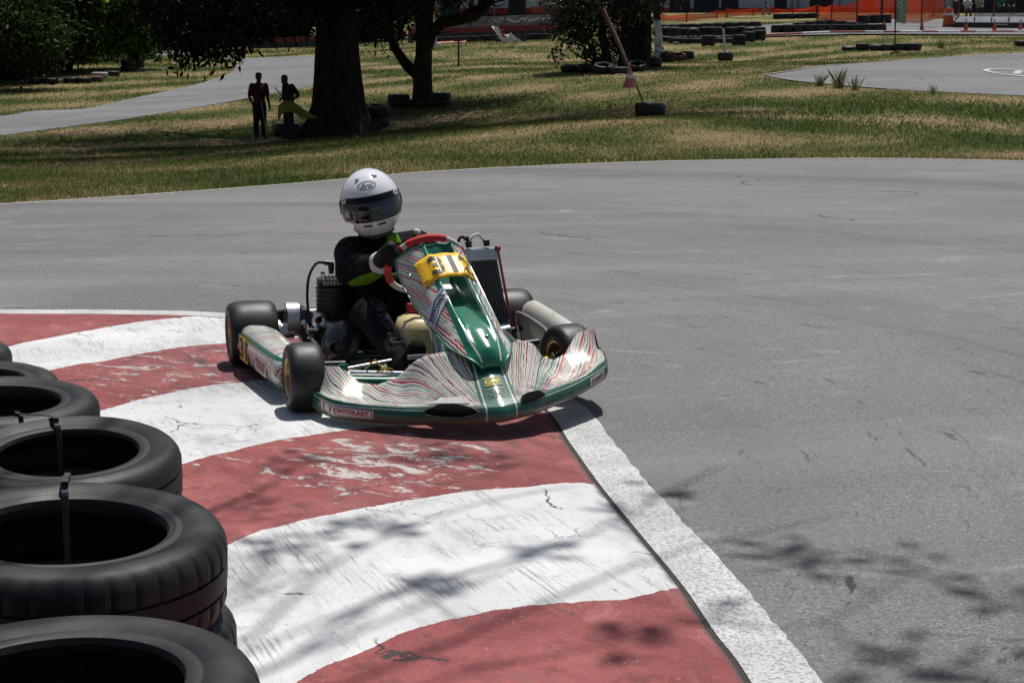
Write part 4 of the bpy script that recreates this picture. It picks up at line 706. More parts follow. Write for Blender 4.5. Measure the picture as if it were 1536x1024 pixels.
# ================================================================ people
M_SKIN = simple('skin', (.2, .11, .075), .55, var=.1, sc=20); M_SKIN_D = simple('dark_skin', (.055, .03, .02), .5, var=.1, sc=20); M_HAIR = simple('black_hair', (.01, .009, .009), .6)
def cloth(name, col): return simple(name, col, .85, var=.2, sc=9, bump=.15)
def person(label, loc, h, rz, J, shirt, pants, hat=None, skin=M_SKIN_D, group=None, hatcol=None, vox=.022, sleeves='short', shoes=True):
    """J: joints for a 1.75 m figure facing -Y; body is one remeshed surface, clothes are shells over it"""
    t = thing('person', label, 'person', loc, rz, group); k = h/1.75
    D = dict(head=(0, -.01, 1.63), neck=(0, 0, 1.47), chest=(0, 0, 1.28), waist=(0, 0, 1.05), hip=(0, 0, .93), rs=(-.19, 0, 1.40), ls=(.19, 0, 1.40), re=(-.25, .02, 1.12), le=(.25, .02, 1.12), rh=(-.24, -.1, .88), lh=(.24, -.1, .88), rk=(-.11, -.01, .5), lk=(.11, -.01, .5), ra=(-.12, .03, .08), la=(.12, .03, .08)); D.update(J); V = {a: Vector(b)*k for a, b in D.items()}
    b = MB(); b.ball(V['head'], (.078*k, .095*k, .115*k)); b.ball(V['head']+Vector((0, -.095, -.02))*k, .018*k, seg=8, rings=6); b.ball(V['head']+Vector((0, -.04, -.07))*k, (.055*k, .06*k, .05*k))
    for s in (-1, 1): b.ball(V['head']+Vector((s*.078, .01, -.01))*k, (.015*k, .025*k, .035*k), seg=8, rings=6)
    limb(b, [V['head']-Vector((0, -.01, .05))*k, V['neck']], [.055*k, .06*k]); limb(b, [V['neck']-Vector((0, 0, .06))*k, V['chest'], V['waist'], V['hip']], [.1*k, .135*k, .125*k, .135*k]); limb(b, [V['rs'], V['chest']+Vector((0, 0, .05))*k, V['ls']], [.06*k, .12*k, .06*k])
    for s in 'rl':
        limb(b, [V[s+'s'], V[s+'e'], V[s+'h']], [.055*k, .043*k, .03*k]); d = (V[s+'h']-V[s+'e']).normalized(); b.ball(V[s+'h']+d*.05*k, (.03*k, .035*k, .045*k), seg=8, rings=6)
        side = d.orthogonal().normalized(); o2 = d.cross(side)
        for f in range(4): b.tube([V[s+'h']+d*.06*k+side*(.012*(f-1.5))*k, V[s+'h']+d*(.125-.01*abs(f-1.3))*k+side*(.013*(f-1.5))*k+o2*.02*k], .011*k, 6)
        b.tube([V[s+'h']+d*.02*k+side*.02*k, V[s+'h']+d*.07*k+side*.05*k], .011*k, 6)
        sx = -1 if s == 'r' else 1; limb(b, [V['hip']+Vector((sx*.085, 0, -.03))*k, V[s+'k'], V[s+'a']], [.09*k, .055*k, .04*k])
    remesh(b, 'body', skin, vox*.7, t, 3)
    b = MB(); limb(b, [V['neck']-Vector((0, 0, .07))*k, V['chest'], V['waist'], V['hip']+Vector((0, 0, .03))*k], [.115*k, .168*k, .158*k, .16*k]); limb(b, [V['rs'], V['chest']+Vector((0, 0, .05))*k, V['ls']], [.072*k, .13*k, .072*k])
    for s in 'rl':
        e = V[s+'s'].lerp(V[s+'e'], .75) if sleeves == 'short' else V[s+'e']; P_, R_ = [V[s+'s'], e], [.078*k, .07*k]
        if sleeves == 'long': P_.append(V[s+'e'].lerp(V[s+'h'], .9)); R_ = [.07*k, .056*k, .042*k]
        limb(b, P_, R_)
    remesh(b, 'shirt', shirt, vox, t, 3)
    b = MB(); limb(b, [V['hip']+Vector((0, 0, .06))*k, V['hip']-Vector((0, 0, .02))*k], [.14*k, .145*k])
    for s in 'rl': sx = -1 if s == 'r' else 1; limb(b, [V['hip']+Vector((sx*.085, 0, -.03))*k, V[s+'k'], V[s+'a']+Vector((0, 0, .0))], [.112*k, .085*k, .072*k])
    remesh(b, 'trousers', pants, vox, t, 3)
    for s in 'rl':
        b = MB(); b.ball(V[s+'a']+Vector((0, -.06, -.03))*k, (.045*k, .13*k, .045*k), seg=12, rings=8); b.build('shoe', M_BLK, t)
    H = V['head']
    if hat == 'cap':
        b = MB(); b.lathe([(.088*k, .02*k), (.09*k, .05*k), (.075*k, .1*k), (.03*k, .128*k), (0, .13*k)], seg=18); b.grid([[(x*k, -.075*k-.0*y, (.035-.0*x)*k) for x in np.linspace(-.07, .07, 5)] for y in [0]]+[[(x*k*.8, -.165*k, (.02)*k) for x in np.linspace(-.07, .07, 5)]]); o = b.build('cap', hatcol, t); o.location = H
    else:
        b = MB(); b.ball((0, .012*k, .035*k), (.086*k, .1*k, .09*k)); o = b.build('hair', M_HAIR, t); o.location = H
    return t
pf = place(390, 208); hA = 98/FPX*depth(pf)
m1 = person('marshal in a red polo shirt and dark trousers standing left of the mango trunk', pf, hA, .5, dict(rh=(-.2, -.12, .86), re=(-.26, .03, 1.1), lh=(.27, -.06, .84), rk=(-.1, -.02, .5), ra=(-.11, 0, .08), la=(.13, .05, .08)), cloth('red_polo', (.075, .006, .009)), cloth('navy_trousers', (.008, .009, .015)), 'cap', hatcol=M_HAIR)
b = MB(); b.tube([m1.location+Vector((.22, -.3, .0)), m1.location+Vector((.06, -.1, .95))], .013, 6); tag(b.build('flag_stick', simple('pale_stick', (.3, .27, .2), .7), None), 'pale stick held against the leg of the marshal in red', 'stick')
p2_ = place(434, 209); hB = 98/FPX*depth(p2_)
m2 = person('marshal in black shirt and dark red cap, hand on hip, holding a yellow flag', p2_, hB, -.9, dict(head=(-.03, -.09, 1.58), neck=(0, -.05, 1.44), chest=(0, -.02, 1.27), re=(-.33, .1, 1.16), rh=(-.2, -.12, 1.05), le=(.36, .1, 1.16), lh=(.2, -.06, 1.02), ra=(-.14, .03, .08), la=(.14, .03, .08)), cloth('black_shirt', (.011, .011, .012)), cloth('black_trousers', (.015, .015, .017)), 'cap', hatcol=cloth('maroon_cap', (.09, .008, .013)))
s = depth(p2_)/FPX; q = lambda u, v, dy=0: Vector(at(u, v, depth(p2_)))+Vector((0, dy, 0))
fl = thing('yellow_flag', 'yellow flag on a stick, draped across the waist of the marshal in the cap', 'flag', p2_)
b = MB(); b.tube([q(414, 131, -.25)-p2_, q(440, 160, -.3)-p2_], .014, 6); b.build('stick', M_BLK, fl)
b = MB(); top = spline([q(420, 158, -.3), q(432, 150, -.38), (q(447, 155, -.36)), q(462, 166, -.3), q(478, 177, -.2)], 6); bot = spline([q(419, 184, -.25), q(428, 170, -.4), q(442, 168, -.42), q(456, 177, -.36), q(476, 178, -.2)], 6)
b.grid([[p-p2_ for p in top], [(a+(c-a)*.5)-np.array(p2_)+np.array([0, -.05, 0]) for a, c in zip(top, bot)], [p-np.array(p2_) for p in bot]]); b.build('cloth', simple('yellow_cloth', (.2, .19, .012), .8, var=.2, sc=6), fl)

# ================================================================ fences, barriers, buildings
M_RED = simple('barrier_red', (.19, .016, .022), .6, dirt=.35, sc=2.5); M_WWALL = simple('wall_white', (.42, .43, .46), .8, dirt=.25, sc=.8); M_RWALL = simple('wall_red', (.33, .028, .028), .7, dirt=.2, sc=1.); M_DK = simple('dark_opening', (.012, .013, .016), .7, var=.4, sc=2); M_CONC = simple('grey_concrete', (.2, .2, .195), .9, var=.3, sc=1.5, dirt=.4, bump=.5); M_BWHITE = simple('barrier_white', (.45, .47, .5), .6, dirt=.25, sc=2)
def mat_mesh(name, cell, col):
    t = NT(name); uv = t.uv(); s = t.sep(uv); n = t.noise(t.obj(), 1.2, 3); cx = t.m('ABSOLUTE', t.m('SUBTRACT', t.m('FRACT', t.m('DIVIDE', s[0], cell)), .5)); cy = t.m('ABSOLUTE', t.m('SUBTRACT', t.m('FRACT', t.m('DIVIDE', s[1], cell*.8)), .5)); h = t.m('MULTIPLY', t.m('LESS_THAN', cx, .27), t.m('LESS_THAN', cy, .22))
    c = t.mix(n, tuple(x*.75 for x in col), tuple(min(1, x*1.2) for x in col)); d = t.n('ShaderNodeBsdfDiffuse', {'Color': c}); l = t.n('ShaderNodeBsdfTranslucent', {'Color': c}); a = t.n('ShaderNodeMixShader', {0: .35, 1: d.outputs[0], 2: l.outputs[0]}); tr = t.n('ShaderNodeBsdfTransparent'); x = t.n('ShaderNodeMixShader', {0: h, 1: a.outputs[0], 2: tr.outputs[0]}); t.t.links.new(x.outputs[0], t.out.inputs[0]); return t.mat
M_MESH = mat_mesh('orange_mesh', .1, (.62, .055, .02)); M_MESH2 = mat_mesh('orange_mesh_open', .14, (.6, .1, .05))
def seg_pts(a, c, n): return [a.lerp(c, k/n) for k in range(n+1)]
def meshfence(label, pts, mat=M_MESH, postcol=None, sag=.05, every=1, bulge=.1):
    "pts: (u, v_base, v_top, depth-from-ground?)"
    base = [place(u, v) if len(r) == 0 else Vector(at(u, v, r[0])) for u, v, vt, *r in pts]; hs = [(v-vt)/FPX*depth(p) for (u, v, vt, *r), p in zip(pts, base)]
    t = thing('mesh_fence', label, 'fence', base[0], 0, 'orange safety mesh fences'); o = base[0]; rows_t, rows_b, rows_m, uvt, uvb, uvm = [], [], [], [], [], []; L = 0
    for i in range(len(base)-1):
        n = 8; a, c = base[i], base[i+1]
        for k in range(n+(i == len(base)-2)):
            w = k/n; p = a.lerp(c, w)-o; h = hs[i]+(hs[i+1]-hs[i])*w; d = math.sin(PI*w); off = Vector((0, bulge*d*math.sin(i*2.1+1), 0)); x = L+(c-a).length*w
            rows_b.append(p+Vector((0, 0, .02+.04*d))); rows_m.append(p+off+Vector((0, 0, h*.5-sag*d*.6))); rows_t.append(p+Vector((0, 0, h-sag*d))); uvb.append((x, 0)); uvm.append((x, h*.5)); uvt.append((x, h))
        L += (c-a).length
    b = MB(); b.grid([rows_b, rows_m, rows_t], uv=[uvb, uvm, uvt]); b.build('orange_mesh', mat, t, smooth=0)
    for i, p in enumerate(base):
        if i % every == 0: b = MB(); b.tube([p-o+Vector((0, .03, -.1)), p-o+Vector((0, .03, hs[i]+.06))], .04, 7); b.build('post', postcol or simple('red_post', (.13, .02, .018), .6), t)
    return t
meshfence('long low orange mesh fence behind the tyre island', [(986, 34, 20), (1030, 33, 21), (1075, 28, 16), (1090, 27, 13), (1130, 24, 12), (1155, 22, 10), (1190, 20, 13), (1224, 20, 8)], sag=.12)
meshfence('tall orange mesh panels standing between the tyre rows of the pit road', [(1226, 34, 8), (1247, 34, 7), (1285, 38, 2)], sag=.15, bulge=.25)
meshfence('orange mesh panels right of the tall ones, behind the pale green banner', [(1286, 30, -2), (1322, 31, -3), (1342, 30, -3)], sag=.1)
meshfence('slanting open orange mesh right of the pale green banner', [(1346, 34, -4), (1382, 36, -2), (1416, 28, -1)], M_MESH2, sag=.1)
meshfence('red mesh far behind the slanting one, near the barrel', [(1350, 22, -8), (1395, 20, -8), (1420, 19, -8)], sag=.1)
def stand(u, v, vt, label, base=.28, wdt=.05):
    p = place(u, v); s = depth(p)/FPX; t = thing('barrier_post', label, 'post', p, 0, 'dark red posts along the pit road'); b = MB(); b.tube([(0, 0, 0), (0, 0, (v-vt)*s)], wdt, 8); b.build('post', simple('red_post', (.13, .02, .018), .6), t); b = MB(); b.lathe([(0, 0), (base, 0), (base, .06), (base*.4, .1), (0, .11)], seg=18); b.build('foot', M_BLK, t)
stand(1400, 25, -10, 'dark red post on a round foot left of the orange barrel'); stand(1437.5, 33, -15, 'dark red post at the left end of the long white barrier', .1); stand(1490, 33, -15, 'dark red post rising behind the middle of the white barrier', .1); stand(1322, 34, -12, 'red post on a round black foot just left of the pale green banner', .3, .08)
# long white and black barrier with spectators behind
p0 = place(1431, 43); p1 = place(1560, 44); bz = thing('track_barrier', 'long white barrier with a black base, spectators sitting behind it', 'barrier', p0); d = p1-p0; b = MB(); s = depth(p0)/FPX
n = Vector((0, 1, 0)); b.grid([[p-p0 for p in seg_pts(p0, p1, 12)], [p-p0+Vector((.05, -.02, 9*s)) for p in seg_pts(p0, p1, 12)], [p-p0+Vector((.1, .3, 10*s)) for p in seg_pts(p0, p1, 12)], [p-p0+Vector((.1, .9, 0)) for p in seg_pts(p0, p1, 12)]]); b.build('black_base', M_BLK, bz)
b = MB(); b.grid([[p-p0+Vector((.1, .2, 10.1*s)) for p in seg_pts(p0, p1, 12)], [p-p0+Vector((.35, .35, 18*s)) for p in seg_pts(p0, p1, 12)], [p-p0+Vector((.35, .6, 18*s)) for p in seg_pts(p0, p1, 12)], [p-p0+Vector((.1, .9, 9*s)) for p in seg_pts(p0, p1, 12)]]); b.build('white_face', M_BWHITE, bz)
for k in range(1, 5): b = MB(); c0 = p0.lerp(p1, k/5)-p0; b.box(c0+Vector((.2, .18, 14*s)), (.06, .06, 6*s)); b.build('joint', M_BLK, bz)
b = MB(); c0 = p0.lerp(p1, .55)-p0; b.box(c0+Vector((0, -.03, 6.5*s)), (17*s, .03, 1.2*s)); b.build('white_tag', M_REFL, bz)
# picket fence behind the spectators
pk0 = place(1462, 30); pk1 = place(1560, 30); pk = thing('picket_fence', 'low white picket fence behind the long barrier', 'fence', pk0); b = MB(); s = depth(pk0)/FPX
for k in range(24):
    c0 = pk0.lerp(pk1, k/23)-pk0; b.box(c0+Vector((0, 0, 5*s)), (.11, .03, 10*s))
b.build('pickets', M_BWHITE, pk); b = MB(); b.box((pk1-pk0)*.5+Vector((0, .03, 7*s)), ((pk1-pk0).length, .03, .08)); b.build('rail', M_BWHITE, pk)
# spectators
def sit(u, v, label, shirt, pants, hat=None, hc=None, h=1.7, rz=.0):
    p = place(u, v); return person(label, p+Vector((0, 0, -.02)), h, rz, dict(hip=(0, .05, .5), waist=(0, .04, .62), chest=(0, .0, .86), neck=(0, -.02, 1.05), head=(0, -.05, 1.2), rs=(-.19, 0, .98), ls=(.19, 0, .98), re=(-.26, -.08, .72), le=(.26, -.08, .72), rh=(-.1, -.3, .58), lh=(.1, -.3, .58), rk=(-.13, -.4, .5), lk=(.13, -.4, .5), ra=(-.13, -.38, .08), la=(.13, -.38, .08)), shirt, pants, hat, group='spectators by the pit road', hatcol=hc, vox=.035)
CW = cloth('white_shirt', (.5, .5, .5)); CT = cloth('tan_shirt', (.3, .24, .17)); CG = cloth('dark_trousers', (.02, .02, .022)); CGR = cloth('green_shirt', (.02, .12, .04)); CB = cloth('blue_shirt', (.2, .32, .5))
sit(1450, 26, 'seated spectator in a white shirt behind the left half of the barrier', CW, cloth('brown_trousers', (.09, .06, .05))); sit(1468, 24, 'seated spectator in a tan shirt beside the one in white', CT, CG); sit(1500, 22, 'seated spectator in a green shirt behind the right half of the barrier', CGR, CG); sit(1515, 23, 'seated spectator in dark clothes at the right end of the barrier', CG, CG)
person('person walking in a white shirt behind the long orange fence', place(1148, 24), 1.7, 1.2, dict(rk=(-.1, -.18, .5), ra=(-.1, -.25, .1), la=(.1, .25, .12), lk=(.1, 0, .5)), CW, cloth('grey_trousers', (.22, .2, .2)), group='spectators by the pit road', vox=.035)
person('person in a pale blue shirt beside the limewashed trunk', place(986.5, 36), 1.7, .4, {}, CB, CG, group='spectators by the pit road', vox=.035)
person('person in blue trousers behind the orange fence near the tall panels', place(1191, 17), 1.75, .1, {}, CB, cloth('blue_trousers', (.03, .05, .13)), group='spectators by the pit road', vox=.035)
person('person in a white shirt behind the barrier beside the orange barrel', place(1432, 24), 1.65, .4, dict(rh=(-.1, -.3, 1.1)), CW, CG, group='spectators by the pit road', vox=.035)
person('marshal in an orange vest in the shade left of the forked tree', place(590, 78), 1.7, .2, {}, cloth('orange_vest', (.55, .08, .015)), CG, vox=.035)
# red barriers and concrete ledge
def wallstrip(name, label, cat, pts, mats, hgts, thick=.4, group=None):
    "pts: (u, v base); hgts: list of (v px height, material index) stacked"
    B0 = [place(u, v) for u, v in pts]; t = thing(name, label, cat, B0[0], 0, group); o = B0[0]; lo = 0.0
    for hpx, mi, pname, dy in hgts:
        b = MB(); R = [[], [], [], []]
        for p in B0:
            s = depth(p)/FPX; a = p-o; z0, z1 = lo*s-(.1 if lo == 0 else 0), (lo+hpx)*s; R[0].append(a+Vector((0, dy, z0))); R[1].append(a+Vector((0, dy, z1))); R[2].append(a+Vector((0, dy+thick, z1))); R[3].append(a+Vector((0, dy+thick, z0)))
        b.grid(R+[R[0]]); b.build(pname, mats[mi], t, smooth=0); lo += hpx
    return t
wallstrip('track_barrier', 'dark red barrier with a black base far behind the forked tree', 'barrier', [(612, 62), (660, 60), (740, 57), (845, 53)], [M_BLK, M_RED, M_CONC], [(9, 0, 'black_base', 0), (7.5, 1, 'red_band', .003), (5, 2, 'grey_top', .3)], .6)
wallstrip('track_barrier', 'short bright red barrier seen left of the mango trunk', 'barrier', [(372, 73), (396, 72.5), (430, 71.5), (475, 70)], [M_BLK, M_RED], [(8, 0, 'black_base', 0), (7, 1, 'red_band', .003)], .5)
lg = wallstrip('concrete_wall', 'low stained concrete wall between the red barrier and the white building', 'wall', [(640, 50), (700, 48), (780, 45), (860, 42)], [M_CONC], [(23, 0, 'wall', 2.2)], .5)
# scribbled pale marks on the wall
b = MB(); rg_ = random.Random(8); p = place(700, 48)
for k in range(15):
    u0 = 715+k*7.5; base = Vector(at(u0, 33-.03*(u0-700)+rg_.uniform(-2, 2), depth(place(u0, 47)))); base.y = place(u0, 47).y+2.19; base.z += .06
    pts = [base+Vector((rg_.uniform(-.12, .12)+.05*i, -.02, rg_.uniform(-.16, .16))) for i in range(5)]; b.tube([q-p for q in spline(pts, 4)], .022, 5)
o = b.build('graffiti', simple('pale_paint', (.42, .42, .41), .8), lg); o.location = p-lg.location
def long_building():
    B0 = [place(u, v) for u, v in [(560, 40), (1010, 30), (1240, 24), (1600, 18)]]; yb = 128.0; z0 = 4.7; t = thing('pit_building', 'long low white pit building with a red band and dark doorways', 'building', (-9, yb, z0)); x0, x1 = -10, 42; px = yb/FPX
    zr = lambda v: CAM_H+(94.1-v)*px-z0
    b = MB(); b.box(((x1+x0)/2+9, 4, (zr(24)-1)/2-.5), (x1-x0, 8, zr(24)+1)); b.build('plinth', M_DK, t)
    b = MB(); b.box(((x1+x0)/2+9, 4.002, (zr(24)+zr(15))/2), (x1-x0, 8.02, zr(15)-zr(24))); b.build('red_band', M_RWALL, t)
    b = MB(); b.box(((x1+x0)/2+9, 4.004, (zr(15)+3.9)/2), (x1-x0, 8, 3.9-zr(15))); b.build('white_wall', M_WWALL, t); b = MB(); b.box(((x1+x0)/2+9, 3.6, 4.0), (x1-x0+1, 9.6, .2)); b.build('roof', M_CONC, t)
    xu = lambda u: (u-768)/FPX*yb+9
    for u0, u1, vb in [(661, 690, 30), (763, 788, 26), (705, 712, 24), (1000, 1030, 30), (1036, 1072, 30), (1076, 1101, 30), (1154, 1172, 26), (1206, 1240, 26), (1285, 1300, 26), (1420, 1545, 30)]:
        b = MB(); b.box(((xu(u0)+xu(u1))/2, -.02, (zr(vb)+3.2)/2), (xu(u1)-xu(u0), .1, 3.2-zr(vb))); b.build('doorway', M_DK, t)
    for u in (730, 742, 815, 826, 980, 1180, 1189, 1250): b = MB(); b.tube([(xu(u), -.1, zr(30)), (xu(u), -.1, 3.4)], .06, 7); b.build('pipe', M_CONC, t)
    b = MB(); b.box((xu(805), -.05, zr(18)), (.9, .12, .5)); b.build('sign_panel', M_ORANGE, t)
    return t
long_building()
# ================================================================ the go-kart (local frame: -Y ahead, +X to the driver's left, origin under the rear axle)
KA, KROLL = .288, .012; KROT = Matrix.Rotation(KA, 3, 'Z') @ Matrix.Rotation(-KROLL, 3, 'Y')
kart = thing('go_kart', 'green and white racing go-kart numbered 312 cutting across the red and white kerb', 'go-kart', (-.577, 7.36, .019)); kart.rotation_euler = KROT.to_euler()
GREEN = (.004, .155, .085); CREAM = (.56, .545, .485); REDS = (.36, .02, .03); DGREEN = (.003, .06, .036)
def streak(t, phi, rad, N, seed, wdt=.22):
    """hand drawn red / green / grey streaks: phi across the lines, rad along them"""
    v = t.comb(t.m('MULTIPLY', phi, 9.0), t.m('MULTIPLY', rad, 6.0), seed); wob = t.m('MULTIPLY', t.m('SUBTRACT', t.noise(v, 1.0, 3, .6), .5), 2.4); wob2 = t.m('MULTIPLY', t.m('SUBTRACT', t.noise(t.comb(phi, t.m('MULTIPLY', rad, 60.), seed), 1.0, 3, .6), .5), .5)
    x = t.m('ADD', t.m('MULTIPLY', phi, N), t.m('ADD', wob, wob2)); cell = t.m('FLOOR', x); fr = t.m('SUBTRACT', t.m('FRACT', x), .5)
    r1 = t.n('ShaderNodeTexWhiteNoise', {'W': t.m('ADD', cell, seed)}, noise_dimensions='1D').outputs[0]; r2 = t.n('ShaderNodeTexWhiteNoise', {'W': t.m('ADD', cell, seed+77.7)}, noise_dimensions='1D').outputs[0]
    off = t.m('ABSOLUTE', t.m('SUBTRACT', fr, t.m('MULTIPLY', t.m('SUBTRACT', r2, .5), .45))); w = t.m('MULTIPLY', t.m('ADD', .35, r2), wdt); ln = t.m('LESS_THAN', off, w)
    col = t.ramp(r1, [(0, REDS), (.33, (.008, .16, .10)), (.66, (.03, .045, .04)), (.84, (.2, .03, .04))], 'CONSTANT'); brk = t.ss(t.noise(t.comb(t.m('MULTIPLY', phi, 14.), t.m('MULTIPLY', rad, 9.), seed+3), 1, 3), .3, .4); return t.m('MULTIPLY', ln, brk), col
def mat_fairing(name, mode):
    t = NT(name); s = t.sep(t.uv()); u, v = s[0], s[1]; au = t.m('ABSOLUTE', u); o = t.obj()
    base = t.mix(t.noise(o, 6, 4), tuple(x*.88 for x in CREAM), CREAM)
    if mode == 'nose':
        phi = t.m('ARCTAN2', u, t.m('ADD', v, .1)); rad = t.m('SQRT', t.m('ADD', t.m('MULTIPLY', u, u), t.m('MULTIPLY', v, v))); ln, lc = streak(t, phi, rad, 34, 3.3, .21)
        c = t.mix(ln, base, lc); band = t.m('LESS_THAN', v, t.m('ADD', .075, t.m('MULTIPLY', t.m('MULTIPLY', au, au), .03))); c = t.mix(band, c, t.mix(t.noise(o, 9, 4), DGREEN, (.004, .1, .06)))
        wl = t.m('LESS_THAN', t.m('ABSOLUTE', t.m('SUBTRACT', v, .052)), .0025); c = t.mix(t.m('MULTIPLY', wl, t.m('GREATER_THAN', au, .13)), c, (.4, .43, .4))
        gw = t.m('ADD', .072, t.m('MULTIPLY', v, -.02)); cen = t.m('LESS_THAN', au, gw); c = t.mix(cen, c, (.004, .105, .062)); li = t.m('LESS_THAN', t.m('ABSOLUTE', t.m('SUBTRACT', au, t.m('SUBTRACT', gw, .014))), .0035); c = t.mix(li, c, (.5, .52, .5))
        # black rubbing and scrapes low in the middle
        g = t.m('ADD', t.ss(t.m('ABSOLUTE', t.m('SUBTRACT', au, .16)), .17, .03), -.0); d = t.m('MULTIPLY', t.m('MULTIPLY', g, t.ss(v, .2, .09)), t.ss(t.noise(t.map(o, (14, 14, 30)), 1, 5, .7), .4, .58)); c = t.mix(t.m('MULTIPLY', d, .9), c, (.015, .016, .016))
        sc = t.noise(t.map(t.uv(), (6, 55, 1), (0, 0, .25)), 1, 5, .7); c = t.mix(t.m('MULTIPLY', t.ss(sc, .64, .7), .7), c, (.03, .03, .03)); lowd = t.m('MULTIPLY', t.ss(v, .02, .0), 1.); c = t.mix(t.m('MULTIPLY', lowd, .7), c, (.2, .13, .07))
    else:
        sa = t.m('SUBTRACT', au, .055); k = t.m('SUBTRACT', 3.4, t.m('MULTIPLY', v, 2.9)); phi = t.m('ADD', sa, t.m('DIVIDE', t.m('LOGARITHM', t.m('MAXIMUM', k, .1), 2.718), 2.9)); ln, lc = streak(t, t.m('MULTIPLY', phi, t.m('SIGN', u)), v, 78, 9.1, .24); c = t.mix(ln, base, lc)
        gw = t.m('ADD', .068, t.m('MULTIPLY', t.m('LESS_THAN', v, .5), .008)); gr = t.mix(t.noise(o, 5, 3), (.003, .135, .07), GREEN); c = t.mix(t.m('LESS_THAN', au, gw), c, gr); c = t.mix(t.m('LESS_THAN', t.m('ABSOLUTE', t.m('SUBTRACT', au, t.m('MULTIPLY', .053, t.m('ADD', .6, t.m('MULTIPLY', .4, t.m('MINIMUM', 1., t.m('DIVIDE', v, .12))))))), .0032), c, (.55, .57, .55)); c = t.mix(t.m('LESS_THAN', v, .018), c, gr)
    gr_ = t.noise(t.map(o, (9, 9, 9)), 1, 6, .72, .4); c = t.mix(t.m('MULTIPLY', t.ss(gr_, .5, .72), .32), c, (.13, .125, .11)); scr = t.noise(t.map(o, (10, 120, 30), (0, .3, .5)), 1, 3, .6); c = t.mix(t.m('MULTIPLY', t.ss(scr, .66, .7), .6), c, (.08, .08, .075)); sp_ = t.noise(o, 70, 2); c = t.mix(t.m('MULTIPLY', t.ss(sp_, .7, .74), .7), c, (.03, .03, .03))
    return t.pbsdf(c, t.m('ADD', .24, t.m('MULTIPLY', t.noise(o, 14, 4), .14)), 0, t.bump(t.noise(o, 11, 3), .08, .01), .5, .35, .06)
M_NOSE = mat_fairing('nose_paint', 'nose'); M_NASSAU = mat_fairing('panel_paint', 'panel')
def mat_pod(name):
    t = NT(name); s = t.sep(t.uv()); u, v = s[0], s[1]; o = t.obj(); base = t.mix(t.noise(o, 6, 4), tuple(x*.85 for x in CREAM), CREAM); ln, lc = streak(t, t.m('ADD', u, t.m('MULTIPLY', v, .35)), v, 36, 5.5, .16); c = t.mix(ln, base, lc)
    c = t.mix(t.m('LESS_THAN', t.m('ABSOLUTE', t.m('SUBTRACT', v, .128)), .010), c, (.004, .13, .07)); c = t.mix(t.m('LESS_THAN', v, .02), c, (.006, .1, .055)); d = t.noise(t.map(o, (12, 4, 30)), 1, 5, .7); c = t.mix(t.m('MULTIPLY', t.ss(d, .6, .68), .7), c, (.05, .05, .045)); return t.pbsdf(c, .3, 0, None, .5, .3)
M_POD = mat_pod('pod_paint')
def mat_pod2():
    t = NT('grey_pod_plastic'); o = t.obj(); s = t.noise(t.map(o, (30, 8, 4), (0, 0, .3)), 1, 5, .7); c = t.mix(t.noise(o, 5, 4), (.36, .36, .31), (.5, .49, .43)); c = t.mix(t.m('MULTIPLY', t.ss(s, .6, .68), .8), c, (.06, .1, .05)); return t.pbsdf(c, .42, 0, None, .45)
M_POD2 = mat_pod2()
M_KGREEN = simple('green_enamel', (.004, .12, .06), .28, var=.15, coat=.4); M_STEEL = simple('bright_steel', (.62, .62, .62), .22, 1.0, .08, 30); M_ALU = simple('cast_aluminium', (.5, .5, .5), .38, 1.0, .15, 20, dirt=.25); M_BLKPL = simple('black_plastic', (.014, .014, .015), .32, var=.25, sc=14); M_BLKMAT = simple('black_rubber', (.01, .01, .01), .7); M_GOLD = simple('bronze_rim', (.36, .24, .1), .35, .85, .2, 25, dirt=.3); M_SILV = simple('silver_paint', (.42, .43, .45), .3, .6, .1)
M_YEL = simple('yellow_plate', (.78, .44, .008), .42, var=.06, sc=7, dirt=.08); M_INK = simple('black_ink', (.03, .03, .035), .6); M_DECW = simple('white_decal', (.55, .55, .52), .45, dirt=.25, sc=25); M_DECR = simple('red_decal', (.3, .016, .022), .45, var=.2); M_DECB = simple('blue_decal', (.06, .09, .2), .45, var=.3, sc=40); M_ENG = simple('engine_black', (.022, .026, .024), .5, .2, .3, 18); M_ENGG = simple('engine_green_grey', (.03, .05, .042), .5, .3, .3, 18); M_TANK = simple('cream_tank_plastic', (.6, .48, .25), .38, var=.12, sc=6); M_RADC = simple('red_bracket', (.33, .035, .03), .5, dirt=.2); M_SLICK = mat_tyre('slick_rubber', (.012, .012, .0125), (.03, .029, .028), .5); M_SEAT = simple('seat_black', (.012, .012, .013), .35)
